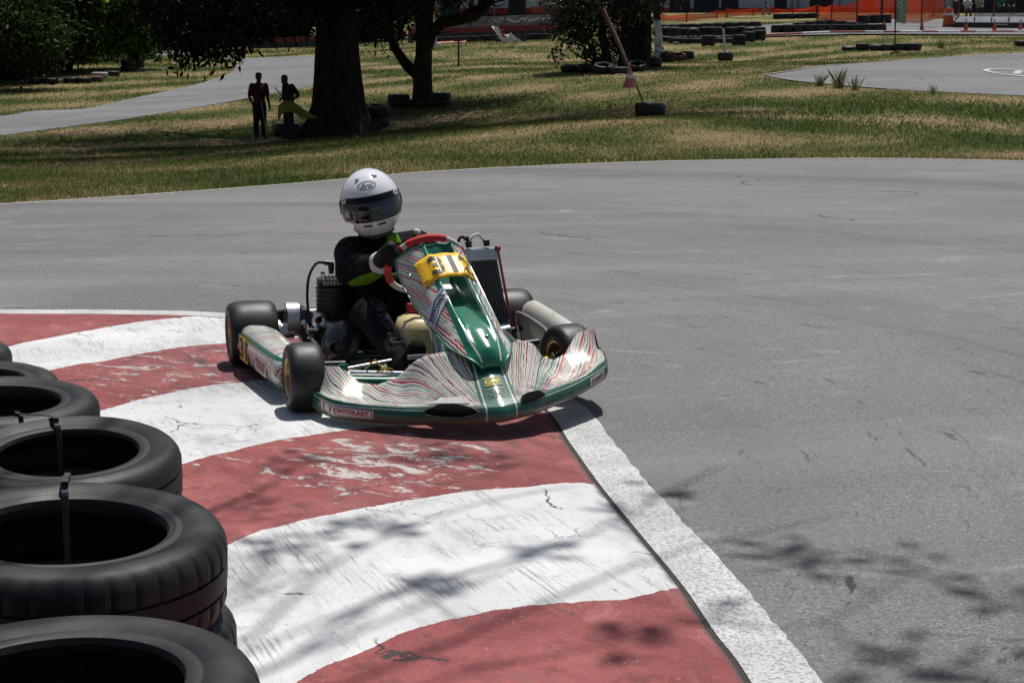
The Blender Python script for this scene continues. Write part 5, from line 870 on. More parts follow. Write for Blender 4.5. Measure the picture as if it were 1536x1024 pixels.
# ---- nose fairing
XC = .056
NX = [0, .14, .33, .45, .55, .59, .605]; LY = [-1.735, -1.69, -1.555, -1.445, -1.34, -1.22, -1.10]; LZ = [.05, .05, .052, .055, .06, .068, .078]; CZ = [.103, .103, .107, .112, .124, .132, .136]
TS = [0, .1, .2, .235, .29, .36, .42, .465, .49, .55, .575]; TY = [-1.47, -1.46, -1.41, -1.38, -1.315, -1.26, -1.22, -1.18, -1.165, -1.145, -1.13]; TZ = [.272, .268, .252, .232, .168, .136, .146, .186, .207, .212, .207]
def nose_surf(x, t):
    """x in [-.605,.605]; t 0 lip, .3 crease, 1 top edge -> point (rolled, as the loose nose sits)"""
    a = abs(x); sg = 1 if x >= 0 else -1; ly, lz, cz = (np.interp(a, NX, q) for q in (LY, LZ, CZ)); q = a/.605*.575; ty, tz = np.interp(q, TS, TY), np.interp(q, TS, TZ)
    if t <= .3:
        w = t/.3; X = a; Y = ly-.012*math.sin(PI*w)+.006*w; Z = lz+(cz-lz)*w
    else:
        w = (t-.3)/.7; X = a+(q-a)*w; st = .012*min(1, w/.06); Y = ly+.006+st+(ty-ly-.018)*(w*.9+.1*w*w); Z = cz+(tz-cz)*(.75*w+.25*w*w)-(.012+.022*min(1, max(0, (a-.2)/.22)))*math.sin(PI*w)+.004*min(1, w/.06)
        if a < .1: Z += .012*(1-(a/.1)**2)*math.sin(PI*min(1, w*1.1))
    r = .075; X = X*sg*.958; Zr = Z+.007+(X)*math.sin(r); return Vector((X+XC, Y, Zr))
def nose_n(x, t):
    e = .004; a = nose_surf(x+e, t)-nose_surf(x-e, t); c = nose_surf(x, min(1, t+.01))-nose_surf(x, max(0, t-.01)); n = a.cross(c).normalized(); return n if n.y < .2 else -n
b = MB(); rows, uv = [], []; tt = [0, .04, .08, .15, .22, .28, .3, .305, .34]+[.34+.66*k/15 for k in range(1, 16)]
for k in range(97):
    x = -.605+1.21*k/96; pr = [nose_surf(x, t) for t in tt]; L = [0]
    for i in range(1, len(pr)): L.append(L[-1]+(pr[i]-pr[i-1]).length)
    e = pr[-1]; back = [e+Vector((0, .010, -.001)), e+Vector((0, .014, -.012)), pr[14]+Vector((0, .02, -.006)), pr[8]+Vector((0, .03, -.004)), pr[0]+Vector((0, .05, .004)), pr[0]+Vector((0, .012, -.006))]
    rows.append(back[-1:]+pr+back[:-1]); uv.append([(x, 0)]+[(x, q) for q in L]+[(x, L[-1]+.01)]*4+[(x, 0)])
b.grid(rows, uv=uv, closed=False); n0 = len(rows[0]); b.f.append(tuple(range(n0))); b.m.append(0); b.f.append(tuple(len(b.v)-n0+j for j in reversed(range(n0)))); b.m.append(0)
nose = b.build('front_fairing', M_NOSE, kart, smooth=50)
def on_nose(vs, x0, t0, dx, dt, off=.002, ang=0.0):
    "map flat art (x to kart +X, y up the fairing) onto the nose"
    out = []
    for x, y in vs:
        X = min(max(x0+x*dx, -.604), .604); t = min(max(t0+y*dt, 0), 1); out.append(nose_surf(X, t)+nose_n(X, t)*off)
    return out
def rect(w, h, nx_=8, ny_=3):
    vs = [(-w/2+w*i/nx_, -h/2+h*j/ny_) for j in range(ny_+1) for i in range(nx_+1)]; fs = [(j*(nx_+1)+i, j*(nx_+1)+i+1, (j+1)*(nx_+1)+i+1, (j+1)*(nx_+1)+i) for j in range(ny_) for i in range(nx_)]; return np.array(vs), fs
def decal(name, parent, mapper, art, m, off):
    b = MB(); vs, fs = art; b.add(mapper(vs, off), fs); return b.build(name, m, parent, smooth=180)
def frame_art(w, h, th):
    o = [(-w/2, -h/2), (w/2, -h/2), (w/2, h/2), (-w/2, h/2)]; n = 10; vs, fs = [], []
    for q in range(4):
        a, c = np.array(o[q]), np.array(o[(q+1) % 4]); ai, ci = a*(1-2*th/np.array([w, h])), c*(1-2*th/np.array([w, h]))
        for k in range(n+1): vs += [a+(c-a)*k/n, ai+(ci-ai)*k/n]
        s0 = q*(n+1)*2; fs += [(s0+2*k, s0+2*k+2, s0+2*k+3, s0+2*k+1) for k in range(n)]
    return np.array(vs), fs
for x0, wd, tx in ((-.503, .155, 'TONY//KART'), (.478, .09, 'TONY'), (.572, .05, 'KART')):
    # band plaques with the red lettering, both ends of the nose
    mp = lambda vs, off, x0=x0: on_nose(vs, x0, .135, 1, 2.6, off)
    if tx == 'TONY//KART': decal('decal_plate', nose, mp, rect(wd, .062, 16, 3), M_DECW, .0015); decal('decal_border', nose, mp, frame_art(wd-.008, .054, .003), M_DECR, .0024); decal('lettering', nose, mp, fit_text(tx, wd-.03, .034, .025), M_DECR, .003)
    else: decal('decal_plate', nose, mp, rect(wd, .06, 10, 3), M_DECW, .0015); decal('lettering', nose, mp, fit_text(tx, wd-.012, .036, .03), M_DECR, .003)
mp = lambda vs, off: on_nose(vs, -.002, .60, 1, 2.35, off); 
decal('decal_plate', nose, mp, rect(.074, .044), M_YEL if False else simple('dark_decal', (.01, .03, .02), .4), .0015); decal('yellow_lettering', nose, mp, fit_text('OMP', .058, .022, .03), simple('yellow_ink', (.6, .5, .01), .5), .003)
for dy in (-.0185, .0185): decal('yellow_bar', nose, lambda vs, off, dy=dy: on_nose(vs+np.array([0, dy]), -.002, .60, 1, 2.35, off), rect(.064, .003), simple('yellow_ink', (.6, .5, .01), .5), .003)
mp = lambda vs, off: on_nose(vs, .0, .45, 1, 2.35, off); decal('dark_lettering', nose, mp, fit_text('OMP', .066, .03, .02), simple('dark_decal', (.01, .03, .02), .4), .002)
for dy in (-.022, .022): decal('dark_bar', nose, lambda vs, off, dy=dy: on_nose(vs+np.array([0, dy]), 0, .45, 1, 2.35, off), rect(.072, .003), simple('dark_decal', (.01, .03, .02), .4), .002)
# air openings in the nose, left one with a torn pale lip
M_HOLE = simple('black_void', (.004, .004, .004), .95, spec=.05)
for sg in (-1, 1):
    nn = 40; oval = np.array([(.088*math.cos(a)*(1-.12*math.sin(a)), .046*math.sin(a) if math.sin(a) > 0 else .022*math.sin(a)) for a in np.linspace(0, 2*PI, nn+1)[:-1]])
    mp = lambda vs, off: on_nose(vs*(1 if sg < 0 else .62), .135 if sg > 0 else -.175, .22 if sg < 0 else .3, 1, 3.0, off); bb = MB(); fr = mp(oval*1.06, .001); ri = mp(oval*1.0, .005); inn = mp(oval*.93, .003)
    bb.grid([fr+[fr[0]], ri+[ri[0]], inn+[inn[0]]]); op = bb.build('air_opening', M_BLKMAT, nose); rg2 = [mp(oval*q, .0035) for q in (.95, .7, .45, .2, .02)]; bb = MB(); bb.grid(rg2, closed=True); bb.build('dark_recess', M_HOLE, op, smooth=180)
art = np.array([(-.085, -.012), (.06, -.018), (.055, 0), (.035, .022), (.01, .026), (-.01, .02), (-.03, .024), (-.045, .008)]); decal('torn_patch', nose, lambda vs, off: on_nose(vs, -.165, .40, 1, 3, off), (art, [list(range(8))]), M_DECW, .005)
# ---- front number panel (tall fairing)
PB = Vector((.066, -1.585, .236)); PT = Vector((.004, -1.035, .605)); PA = (PT-PB); PL = PA.length; PA.normalize(); PXd = Vector((1, 0, .03)).normalized(); PN = PXd.cross(PA).normalized()
PN = PN if PN.z > 0 else -PN
GWR = .055; SV = [0, .02, .05, .09, .15, .25, .35, .45, .55, .62, .66]; SW = [.004, .018, .036, .056, .08, .108, .132, .15, .16, .158, .145]
_tab = [(0., 0.)]
for k in range(150):
    ps = .45+.68*min(1, k*.002/.085); _tab.append((_tab[-1][0]+.002*math.cos(ps), _tab[-1][1]+.002*math.sin(ps)))
_tab = np.array(_tab)
def wing(sl):
    q = min(max(sl, 0)/.002, 149); return float(np.interp(q, range(151), _tab[:, 0])), float(np.interp(q, range(151), _tab[:, 1]))
def panel(u, v, off=0.0, scoop=True):
    "u = distance from the centre line measured over the skin, v = distance up the panel"
    au = abs(u); sg = 1 if u >= 0 else -1; tip = min(1, max(0, v)/.12); gw = GWR*(.6+.4*tip)
    if au <= gw:
        ch = float(np.interp(v, [0, .06, .17, .27, .38, .52, .62, .68], [.002, .026, .018, -.02, -.06, -.075, -.045, -.012])) if scoop else .012; f = max(0, 1-(au/gw)**2); x = au; z = ch*(f if ch > 0 else (1-(1-f)**2.2))
    else:
        dx, dz = wing(au-gw); fl = .45+.55*min(1, max(0, v)/.22); x = gw+dx+(1-fl)*dz*.6; z = -dz*fl
    rid = math.exp(-((au-gw)/.013)**2)*.011*tip*(1 if scoop else .9)
    return PB+PXd*(sg*x)+PA*v+PN*(z+rid+off-.02*max(0, (.05-v)/.05)**2)
def panel_n(u, v):
    e = .004; a = panel(u+e, v)-panel(u-e, v); c = panel(u, v+e)-panel(u, v-e); n = a.cross(c).normalized(); return n if n.dot(PN) > 0 else -n
b = MB(); rows, uv = [], []
for j in range(69):
    v = PL*j/68; r, q = [], []; S = float(np.interp(v, SV, SW)); tip = min(1, v/.12); gw = GWR*(.6+.4*tip)
    for i in range(-34, 35):
        t = abs(i)/34; sg = 1 if i >= 0 else -1; au = gw*t/.45 if t < .45 else gw+S*(t-.45)/.55; vv = v+(.42*max(0, au-gw)*(v/PL)**2)
        if v > PL*.93 and au < gw: vv = v+.02*(1-(au/gw)**2)*(v-PL*.93)/(PL*.07)
        r.append(panel(sg*au, vv)); q.append((sg*au, vv))
    rows.append(r); uv.append(q)
b.grid(rows, uv=uv); pan = b.build('number_panel', M_NASSAU, kart, smooth=60); so = pan.modifiers.new('thick', 'SOLIDIFY'); so.thickness = .005; so.offset = -1
# green edge bead round the panel
edge = [r[0] for r in rows]+[p for p in rows[-1][1:-1]]+[r[-1] for r in reversed(rows)]; b = MB(); b.tube(edge, .0045, 6); b.build('edge_bead', M_KGREEN, pan)
# yellow number plate bridging the channel
def plate(x, y, off=0.0):
    u = x; v = .532+y+.10*max(0, abs(x)-.05); return panel(u, v, .006+off, False)
vs, fs = rect(.235, .135, 30, 6); b = MB(); b.add([plate(x-.006, y) for x, y in vs], fs); npl = b.build('number_plate', M_YEL, pan, smooth=180); so = npl.modifiers.new('thick', 'SOLIDIFY'); so.thickness = .003; so.offset = -1
vs, fs = fit_text('312', .178, .098, .028, 2); b = MB(); b.add([plate(x+.018, y+.003, .0025) for x, y in vs], fs); b.build('number', M_INK, npl, smooth=180)
vs, fs = rect(.007, .1, 1, 6); 
for x0 in (-.056, .066): b = MB(); b.add([plate(x*.6+x0+.018, y*.9, .0032) for x, y in vs], fs); b.build('stencil_gap', M_YEL, npl, smooth=180)
for x0, y0 in ((-.108, .05), (-.108, -.052), (.1, -.05)): b = MB(); b.add([plate(x0+x, y0+y, .004) for x, y in rect(.016, .005, 2, 1)[0]], rect(.016, .005, 2, 1)[1]); b.build('tie', M_INK, npl)
# blue and silver sticker on the panel's flank
def pmap(vs, off, u0, v0, ang): ca, sa = math.cos(ang), math.sin(ang); return [panel(u0+x*ca-y*sa, v0+x*sa+y*ca)+panel_n(u0+x*ca-y*sa, v0+x*sa+y*ca)*off for x, y in vs]
st_ = pan; SA = .6
decal('sticker', st_, lambda vs, off: pmap(vs, off, -.108, .35, SA), rect(.15, .064, 12, 6), simple('silver_decal', (.4, .42, .47), .4, var=.2, sc=60), .003)
for dy, wv, m_ in ((.016, .12, M_DECB), (-.017, .13, M_DECB), (-.024, .11, M_DECW)):
    decal('sticker_swash', st_, lambda vs, off, dy=dy: pmap(np.array([(x, y+dy+.006*math.sin(x*60)) for x, y in vs]), off, -.108, .35, SA), rect(wv, .009, 14, 1), m_, .0045)
vs, fs = [], []
for k in range(9): q, f = rect(.007 if k % 3 else .010, .015, 1, 1); fs += [[i+len(vs) for i in g] for g in f]; vs += [(x-.05+.0125*k, y+.001*(k % 2)) for x, y in q]
decal('sticker_mark', st_, lambda vs, off: pmap(vs, off, -.109, .35, SA), (np.array(vs), fs), M_INK, .0045)
for u0, v0 in ((-.16, .59), (.012, .12)): b = MB(); b.ball(panel(u0, v0)+panel_n(u0, v0)*.002, (.009, .009, .006), seg=10, rings=6); b.build('bolt', M_STEEL, pan)
# ---- wheels
def wheel(x, y, R, w, outer, steer=0.0, camber=0.0, drop=0.0, inner_hub=False):
    M = Matrix.Translation(Vector((x, y, R-drop))) @ (Matrix.Rotation(steer, 4, 'Z') @ Matrix.Rotation(camber, 4, 'Y')); h = w/2; r0 = .067
    b = MB(); s = outer
    pr = [(.0, s*h*.25), (.022, s*h*.25), (.026, s*h*.1), (.05, s*h*.05), (.056, s*h*.35), (r0-.004, s*h*.86), (r0+.005, s*h*.92), (r0+.006, s*h*.8), (r0-.001, s*h*.7), (r0-.006, 0), (r0-.002, -s*h*.75), (r0+.006, -s*h*.8), (r0+.005, -s*h*.92), (r0-.004, -s*h*.86), (.058, -s*h*.2), (.03, -s*h*.1), (.0, -s*h*.1)]
    b.lathe(pr, 'X', seg=40); wo = b.build('wheel', M_GOLD, kart, smooth=35); wo.matrix_local = M
    b = MB(); b.lathe([(r0+.004, -h*.82), (r0+.012, -h*.9), (R*.72, -h*1.0), (R*.86, -h*.97), (R*.94, -h*.86), (R*.985, -h*.68), (R, -h*.45), (R+.001, 0), (R, h*.45), (R*.985, h*.68), (R*.94, h*.86), (R*.86, h*.97), (R*.72, h*1.0), (r0+.012, h*.9), (r0+.004, h*.82), (r0-.002, 0)], 'X', seg=64, closed=True); b.build('tyre', M_SLICK, wo, smooth=60)
    b = MB(); b.tube([(s*h*.2, 0, 0), (s*h*.45, 0, 0)], .016, 10)
    for k in range(3): a = k*2.094; b.tube([(s*h*.24, .034*math.cos(a), .034*math.sin(a)), (s*h*.32, .034*math.cos(a), .034*math.sin(a))], .006, 6)
    b.build('hub_nut', M_STEEL, wo)
    if inner_hub:
        b = MB(); i = -s
        for k in range(5): b.lathe([(.0, i*(h*.1+.014*k)), (.03-.001*k, i*(h*.1+.014*k)), (.03-.001*k, i*(h*.1+.014*k+.010)), (.022, i*(h*.1+.014*k+.012)), (.0, i*(h*.1+.014*k+.014))], 'X', seg=20)
        b.build('spacer_rings', M_STEEL, wo); b = MB(); b.tube([(i*(h*.1+.06), 0, 0), (i*(h*.1+.13), 0, 0)], .013, 10); b.build('stub_axle', simple('gold_anodised', (.55, .33, .06), .3, .8), wo)
    return wo
wheel(-.53, -1.045, .13, .135, -1, .0, .03); wheel(.525, -1.05, .13, .135, 1, .2, -.02, -.012, True); wheel(-.582, 0, .14, .21, -1); wheel(.582, 0, .14, .21, 1, drop=.006)
# ---- chassis
b = MB()
for s in (-1, 1): b.tube(spline([(s*.34, .16, .075), (s*.33, -.25, .06), (s*.3, -.6, .055), (s*.2, -1.0, .06), (s*.19, -1.34, .065)], 6), .015, 10)
for y, x in ((.16, .34), (-.3, .33), (-.66, .29), (-1.34, .19)): b.tube([(-x, y, .06), (x, y, .06)], .014, 10)
b.tube([(-.37, -1.03, .1), (-.2, -1.02, .085), (.2, -1.02, .085), (.37, -1.03, .1)], .017, 10); b.build('frame', M_KGREEN, kart)
b = MB(); b.box((0, -.72, .035), (.5, 1.2, .005)); b.build('floor_tray', M_ALU, kart)
b = MB(); b.tube(spline([(-.2, -1.34, .065), (-.2, -1.38, .085), (-.19, -1.39, .105), (0, -1.4, .11), (.19, -1.39, .105), (.2, -1.38, .085), (.2, -1.34, .065)], 5), .010, 8); b.tube(spline([(-.15, -1.2, .07), (-.15, -1.21, .16), (-.13, -1.21, .175), (.13, -1.21, .175), (.15, -1.21, .16), (.15, -1.2, .07)], 5), .009, 8); b.build('front_hoop', simple('cream_tube', (.5, .47, .38), .4), kart)
for s in (-1, 1):
    b = MB(); b.tube([(s*.37, -1.03, .06), (s*.375, -1.03, .165)], .019, 10); b.box((s*.385, -1.03, .135), (.05, .055, .02), bev=.005); b.box((s*.385, -1.03, .085), (.05, .055, .02), bev=.005); kp = b.build('kingpin', M_KGREEN if s < 0 else simple('gold_anodised', (.55, .33, .06), .3, .8), kart)
    b = MB(); b.tube([(s*.385, -1.045, .13), (s*.5, -1.045, .13)], .012, 10); b.build('stub_axle', M_STEEL, kp)
    b = MB(); b.tube([(s*.39, -.97, .13), (s*.04, -.86, .15)], .007, 8); b.ball((s*.39, -.97, .13), .012, seg=8, rings=6); b.build('tie_rod', M_ALU, kart)
b = MB(); b.tube([(-.36, -1.08, .14), (-.12, -1.14, .13)], .010, 8); b.tube([(-.42, -1.0, .115), (-.3, -1.0, .115)], .016, 10); b.build('steering_arm', M_STEEL, kart)
b = MB(); b.tube(spline([(-.3, -1.08, .15), (-.27, -1.12, .19), (-.25, -1.1, .17), (-.22, -1.13, .14)], 5), .003, 5); b.tube(spline([(-.27, -1.1, .13), (-.24, -1.14, .16), (-.2, -1.12, .15)], 5), .003, 5); b.build('cable_tie', simple('yellow_tie', (.6, .4, .04), .5), kart)
b = MB(); b.tube([(.03, -.66, .47), (.03, -.98, .18), (.03, -1.02, .09)], .010, 10); b.build('steering_column', M_STEEL, kart)
b = MB(); b.tube([(-.035, -.98, .42), (-.03, -1.0, .34), (-.01, -1.06, .17)], .009, 10); b.tube([(-.012, -.98, .42), (-.008, -1.0, .34), (.012, -1.06, .17)], .007, 10); b.build('panel_bracket', M_STEEL, kart)
b = MB(); b.tube([(-.58, 0, .14), (.58, 0, .14)], .02, 14); b.build('rear_axle', M_STEEL, kart)
for s in (-1, 1):
    b = MB(); b.lathe([(.02, s*.40), (.036, s*.40), (.036, s*.455), (.05, s*.46), (.05, s*.475), (.02, s*.475)], 'X', seg=24, c=(0, 0, .14)); b.build('axle_hub', M_ALU, kart); b = MB(); b.box((s*.3, .0, .13), (.05, .1, .11), bev=.02); b.build('bearing_carrier', M_BLK, kart)
b = MB(); b.tube(spline([(-.6, .2, .12), (-.5, .24, .16), (0, .25, .17), (.5, .24, .16), (.6, .2, .12)], 6), .03, 10); b.build('rear_bumper', M_BLKPL, kart)
b = MB(); b.tube([(-.47, .1, .2), (-.36, .06, .215), (-.3, .02, .2)], .017, 8); b.tube([(-.45, .08, .2), (-.45, .08, .14)], .015, 8); b.build('rear_strut', M_BLKPL, kart)
b = MB(); b.lathe([(.03, .155), (.09, .157), (.09, .163), (.03, .165)], 'X', seg=32, c=(0, 0, .14)); b.build('brake_disc', M_STEEL, kart)
# seat
b = MB(); rows = []
for y, z, w, dpt in [(.06, .52, .15, .02), (.05, .42, .18, .07), (.03, .3, .19, .11), (0, .18, .19, .13), (-.05, .09, .19, .12), (-.14, .055, .185, .1), (-.28, .06, .175, .07), (-.36, .085, .16, .03)]:
    rows.append([(w*math.sin(a)-.01, y-dpt*(1-math.cos(a))*(1 if z > .1 else .2), z+(0 if z > .1 else dpt*(1-math.cos(a))*.9)) for a in np.linspace(-1.5, 1.5, 15)])
b.grid(rows); so = b.build('seat', M_SEAT, kart); q = so.modifiers.new('t', 'SOLIDIFY'); q.thickness = .008
# fuel tank between the legs
b = MB(); b.box((.005, -.74, .185), (.2, .26, .22), bev=.055); tk = b.build('fuel_tank', M_TANK, kart, smooth=60); b = MB(); b.lathe([(0, .335), (.03, .333), (.034, .325), (.034, .297), (.03, .29)], seg=20, c=(-.01, -.68, 0)); b.build('filler_cap', M_DECR, tk)
b = MB(); b.tube([(.11, -1.12, .07), (.11, -1.16, .2)], .008, 8); b.tube([(-.11, -1.12, .07), (-.11, -1.16, .2)], .008, 8); b.tube([(-.15, -1.16, .2), (-.07, -1.16, .2)], .009, 8); b.tube([(.15, -1.16, .2), (.07, -1.16, .2)], .009, 8); b.build('pedal', M_ALU, kart)
# steering wheel
WC = Vector((.055, -.62, .475)); WAx = Vector((-.04, .8, .6)).normalized(); WXd = Vector((1, .08, -.05)); WXd = (WXd-WAx*WXd.dot(WAx)).normalized(); WYd = WAx.cross(WXd); WYd = WYd if WYd.z > 0 else -WYd
def rimp(a, r=.158): f = 1-.10*max(0, -math.sin(a))**2; return WC+WXd*(r*math.cos(a))+WYd*(r*f*math.sin(a))
M_WRED = simple('red_suede', (.42, .022, .02), .75, var=.2, sc=30); M_WWHT = simple('white_suede', (.5, .48, .45), .7, var=.15, sc=30, dirt=.2)
sw = MB().tube([rimp(math.radians(a)) for a in range(0, 360, 6)], .0125, 10, closed=True).build('steering_wheel', M_WWHT, kart)
for a0, a1 in ((72, 132), (140, 212), (-40, 40)): MB().tube([rimp(math.radians(a)) for a in np.linspace(a0, a1, 16)], .0155, 12).build('red_grip', M_WRED, sw)
b = MB(); b.lathe([(0, -.012), (.04, -.01), (.04, .01), (0, .012)], seg=20); 
for i, vv in enumerate(b.v): q = Vector(vv); b.v[i] = tuple(WC+WXd*q.x+WYd*q.y+WAx*(q.z-.03))
for a in (90, 200, 340): b.tube([WC-WAx*.03, rimp(math.radians(a), .15)], .008, 6)
b.build('spokes', M_BLK, sw)
# ---- engine (driver's right)
eng = kart; EC = (-.232, -.08)
b = MB(); b.box((-.235, -.07, .13), (.15, .17, .12), bev=.03); b.tube([(-.33, -.06, .13), (-.14, -.06, .13)], .062, 20); crank = b.build('crankcase', M_ENGG, kart)
b = MB(); pr = [(0, .175)]
for k in range(9): z = .18+.018*k; pr += [(.072, z), (.0765, z+.002), (.077, z+.011), (.072, z+.013)]
pr += [(.062, .345), (.074, .348), (.074, .352), (0, .352)]; b.lathe(pr, c=(EC[0], EC[1], 0), seg=28); cyl = b.build('cylinder', M_ENG, kart)
b = MB(); b.lathe([(.05, .352), (.072, .354), (.072, .374), (.05, .38), (0, .38)], c=(EC[0], EC[1], 0), seg=24); b.build('cylinder_head', M_ENGG, kart)
b = MB()
for k in range(7): b.box((EC[0]-.05+.015*k, EC[1]-.035, .383), (.008, .06, .022), bev=.002)
for k in range(8): b.box((EC[0]-.05+.014*k, EC[1]-.074, .36), (.008, .01, .014))
b.build('head_fin', M_ALU, kart)
b = MB(); b.tube([(-.235, -.06, .38), (-.235, -.06, .41)], .012, 10); b.tube([(-.235, -.06, .405), (-.235, -.06, .438)], .014, 10); b.tube([(-.228, -.06, .435), (-.265, -.06, .44)], .011, 10); b.tube([(-.275, -.07, .378), (-.275, -.07, .40)], .009, 8); b.build('spark_plug_cap', M_BLKPL, kart)
pp = spline([(-.262, -.06, .44), (-.30, -.06, .437), (-.335, -.08, .39), (-.35, -.1, .32), (-.352, -.12, .24), (-.345, -.13, .16)], 12); b = MB(); b.tube(pp, [.0055+.0018*(i % 2) for i in range(len(pp))], 8); b.build('ignition_cable', M_BLKMAT, kart)
b = MB(); rows = []
for x in (-.43, -.375):
    rows.append([(x, .02+.075*math.cos(a), .2+.065*math.sin(a) if math.sin(a) > 0 else .2+.09*math.sin(a)) for a in np.linspace(0, 2*PI, 25)[:-1]])
b.grid(rows, closed=True, caps=True); b.build('chain_guard', M_SILV, kart, smooth=40)
b = MB(); b.box((-.36, -.03, .17), (.03, .15, .15), bev=.01); b.box((-.335, -.05, .2), (.09, .012, .02)); b.build('clutch_cover', M_BLK, kart)
b = MB(); rn = random.Random(12)
for k in range(11): c0 = (-.33+rn.uniform(-.035, .07), -.16+rn.uniform(-.02, .02), .11+rn.uniform(0, .12)); b.tube([c0, (c0[0]+rn.uniform(-.03, .03), c0[1]-.02, c0[2]+rn.uniform(-.03, .03))], rn.uniform(.005, .012), 8)
b.lathe([(.02, -.19), (.034, -.188), (.034, -.15), (.02, -.145)], 'Y', c=(-.315, 0, .205), seg=20); b.build('fitting', M_STEEL, kart)
b = MB(); b.box((-.26, -.21, .17), (.06, .08, .06), bev=.012); b.tube([(-.26, -.25, .175), (-.262, -.29, .16)], .026, 14); b.build('carburettor', M_ALU, kart)
M_TUBE = simple('intake_black', (.032, .033, .036), .26, var=.15)
ab = MB(); R_ = Matrix.Rotation(.5, 3, 'Y') @ Matrix.Rotation(-.35, 3, 'X'); ab.ball((-.258, -.37, .135), (.078, .09, .105), rot=R_, seg=24, rings=14); abo = ab.build('intake_silencer', M_TUBE, kart, smooth=180)
for q in ((-.30, -.462, .132), (-.252, -.472, .162)):
    b = MB(); dr = Vector((-.12, -1, .18)).normalized(); qv = Vector(q)-dr*.04; u_ = dr.orthogonal().normalized(); w_ = dr.cross(u_)
    ring = lambda r, d: [qv+dr*d+u_*(r*math.cos(a))+w_*(r*math.sin(a)) for a in np.linspace(0, 2*PI, 21)]
    b.grid([ring(.027, 0), ring(.026, .052), ring(.0235, .056), ring(.021, .052), ring(.02, .012), ring(.001, .01)]); b.build('intake_tube', M_TUBE, abo, smooth=50)
b = MB(); b.tube(spline([(-.2, .0, .26), (-.21, .06, .31), (-.15, .09, .325), (-.02, .1, .31), (.2, .12, .24)], 6), [.02]*6+[.026]*6+[.03]*13, 12); b.build('exhaust', M_ALU, kart)
b = MB(); b.tube([(-.165, -.02, .345), (-.12, .0, .35)], .016, 10); b.build('hose_fitting', simple('blue_fitting', (.12, .18, .4), .3, .7), kart)
# ---- radiator (driver's left)
def para(p00, p10, p11, p01, d):  # box from 4 front corners and a depth vector
    F_ = [Vector(p) for p in (p00, p10, p11, p01)]; B_ = [p+Vector(d) for p in F_]; return F_+B_, [(0, 1, 2, 3), (7, 6, 5, 4), (0, 4, 5, 1), (1, 5, 6, 2), (2, 6, 7, 3), (3, 7, 4, 0)]
r00, r10, r11, r01 = Vector((.345, -.31, .16)), Vector((.503, -.29, .165)), Vector((.462, -.25, .455)), Vector((.312, -.27, .455)); D_ = Vector((.01, .045, .004))
def mat_core():
    t = NT('radiator_core'); s = t.sep(t.obj()); f = t.m('ABSOLUTE', t.m('SUBTRACT', t.m('FRACT', t.m('ADD', t.m('MULTIPLY', s[0], 70), t.m('MULTIPLY', s[2], 9.5))), .5)); c = t.mix(t.ss(f, .12, .3), (.008, .008, .008), (.075, .073, .07)); g = t.noise(t.map(t.obj(), (40, 40, 160)), 1, 3); c = t.mix(t.ss(g, .4, .65), c, (.03, .03, .03)); return t.pbsdf(c, .6, .3, t.bump(f, .6, .004))
b = MB(); b.add(*para(r00, r10, r11, r01, D_)); b.build('radiator', mat_core(), kart, smooth=0)
up_ = (r01-r00).normalized(); b = MB(); e1 = (r10-r00).normalized(); b.add(*para(r01-e1*.008, r11+e1*.006, r11+e1*.006+up_*.035, r01-e1*.008+up_*.035, D_*1.15)); b.add(*para(r01-e1*.008-up_*.012+Vector((0, -.006, 0)), r11+e1*.006-up_*.012+Vector((0, -.006, 0)), r11+e1*.006+Vector((0, -.006, 0)), r01-e1*.008+Vector((0, -.006, 0)), D_)); b.build('radiator_top_tank', M_SILV, kart, smooth=0)
b = MB(); b.add(*para(r00-e1*.008-up_*.03, r10+e1*.006-up_*.03, r10+e1*.006, r00-e1*.008, D_*1.15)); b.build('radiator_bottom_tank', M_SILV, kart, smooth=0)
b = MB(); b.add(*para(r10+e1*.007-up_*.05, r10+e1*.02-up_*.05, r11+e1*.018+up_*.03, r11+e1*.007+up_*.03, D_*1.3)); b.ball(r11+e1*.012+up_*.035, .015, seg=10, rings=8); b.build('radiator_bracket', M_RADC, kart)
b = MB(); b.tube([r10+e1*.03-up_*.02+Vector((0, -.02, .01)), r10+e1*.036-up_*.09+Vector((0, -.02, 0))], .006, 6); b.build('stay', M_STEEL, kart)
hp = [r01+up_*.04+e1*.03+D_*.5, r01+up_*.04+e1*.115+D_*.5]; b = MB()
for q in hp: b.tube([q, q+up_*.022], .014, 12); b.tube([q+up_*.02, q+up_*.026], .017, 12)
b.tube([hp[0]+up_*.02, hp[0]+up_*.05], .006, 8); b.build('radiator_cap', M_BLKPL, kart)
b = MB(); b.tube(spline([hp[0]+up_*.02, hp[0]+up_*.045+e1*.02, hp[0]+up_*.055+e1*.05, hp[1]+up_*.04-e1*.02, hp[1]+up_*.024-e1*.008], 6), .007, 8); b.build('overflow_hose', M_WPOST, kart); b = MB(); b.tube(spline([hp[0]+up_*.03, hp[0]+up_*.05-e1*.03, hp[0]+up_*.0-e1*.06, hp[0]-up_*.1-e1*.09], 6), .007, 8); b.build('water_hose', M_BLKMAT, kart)
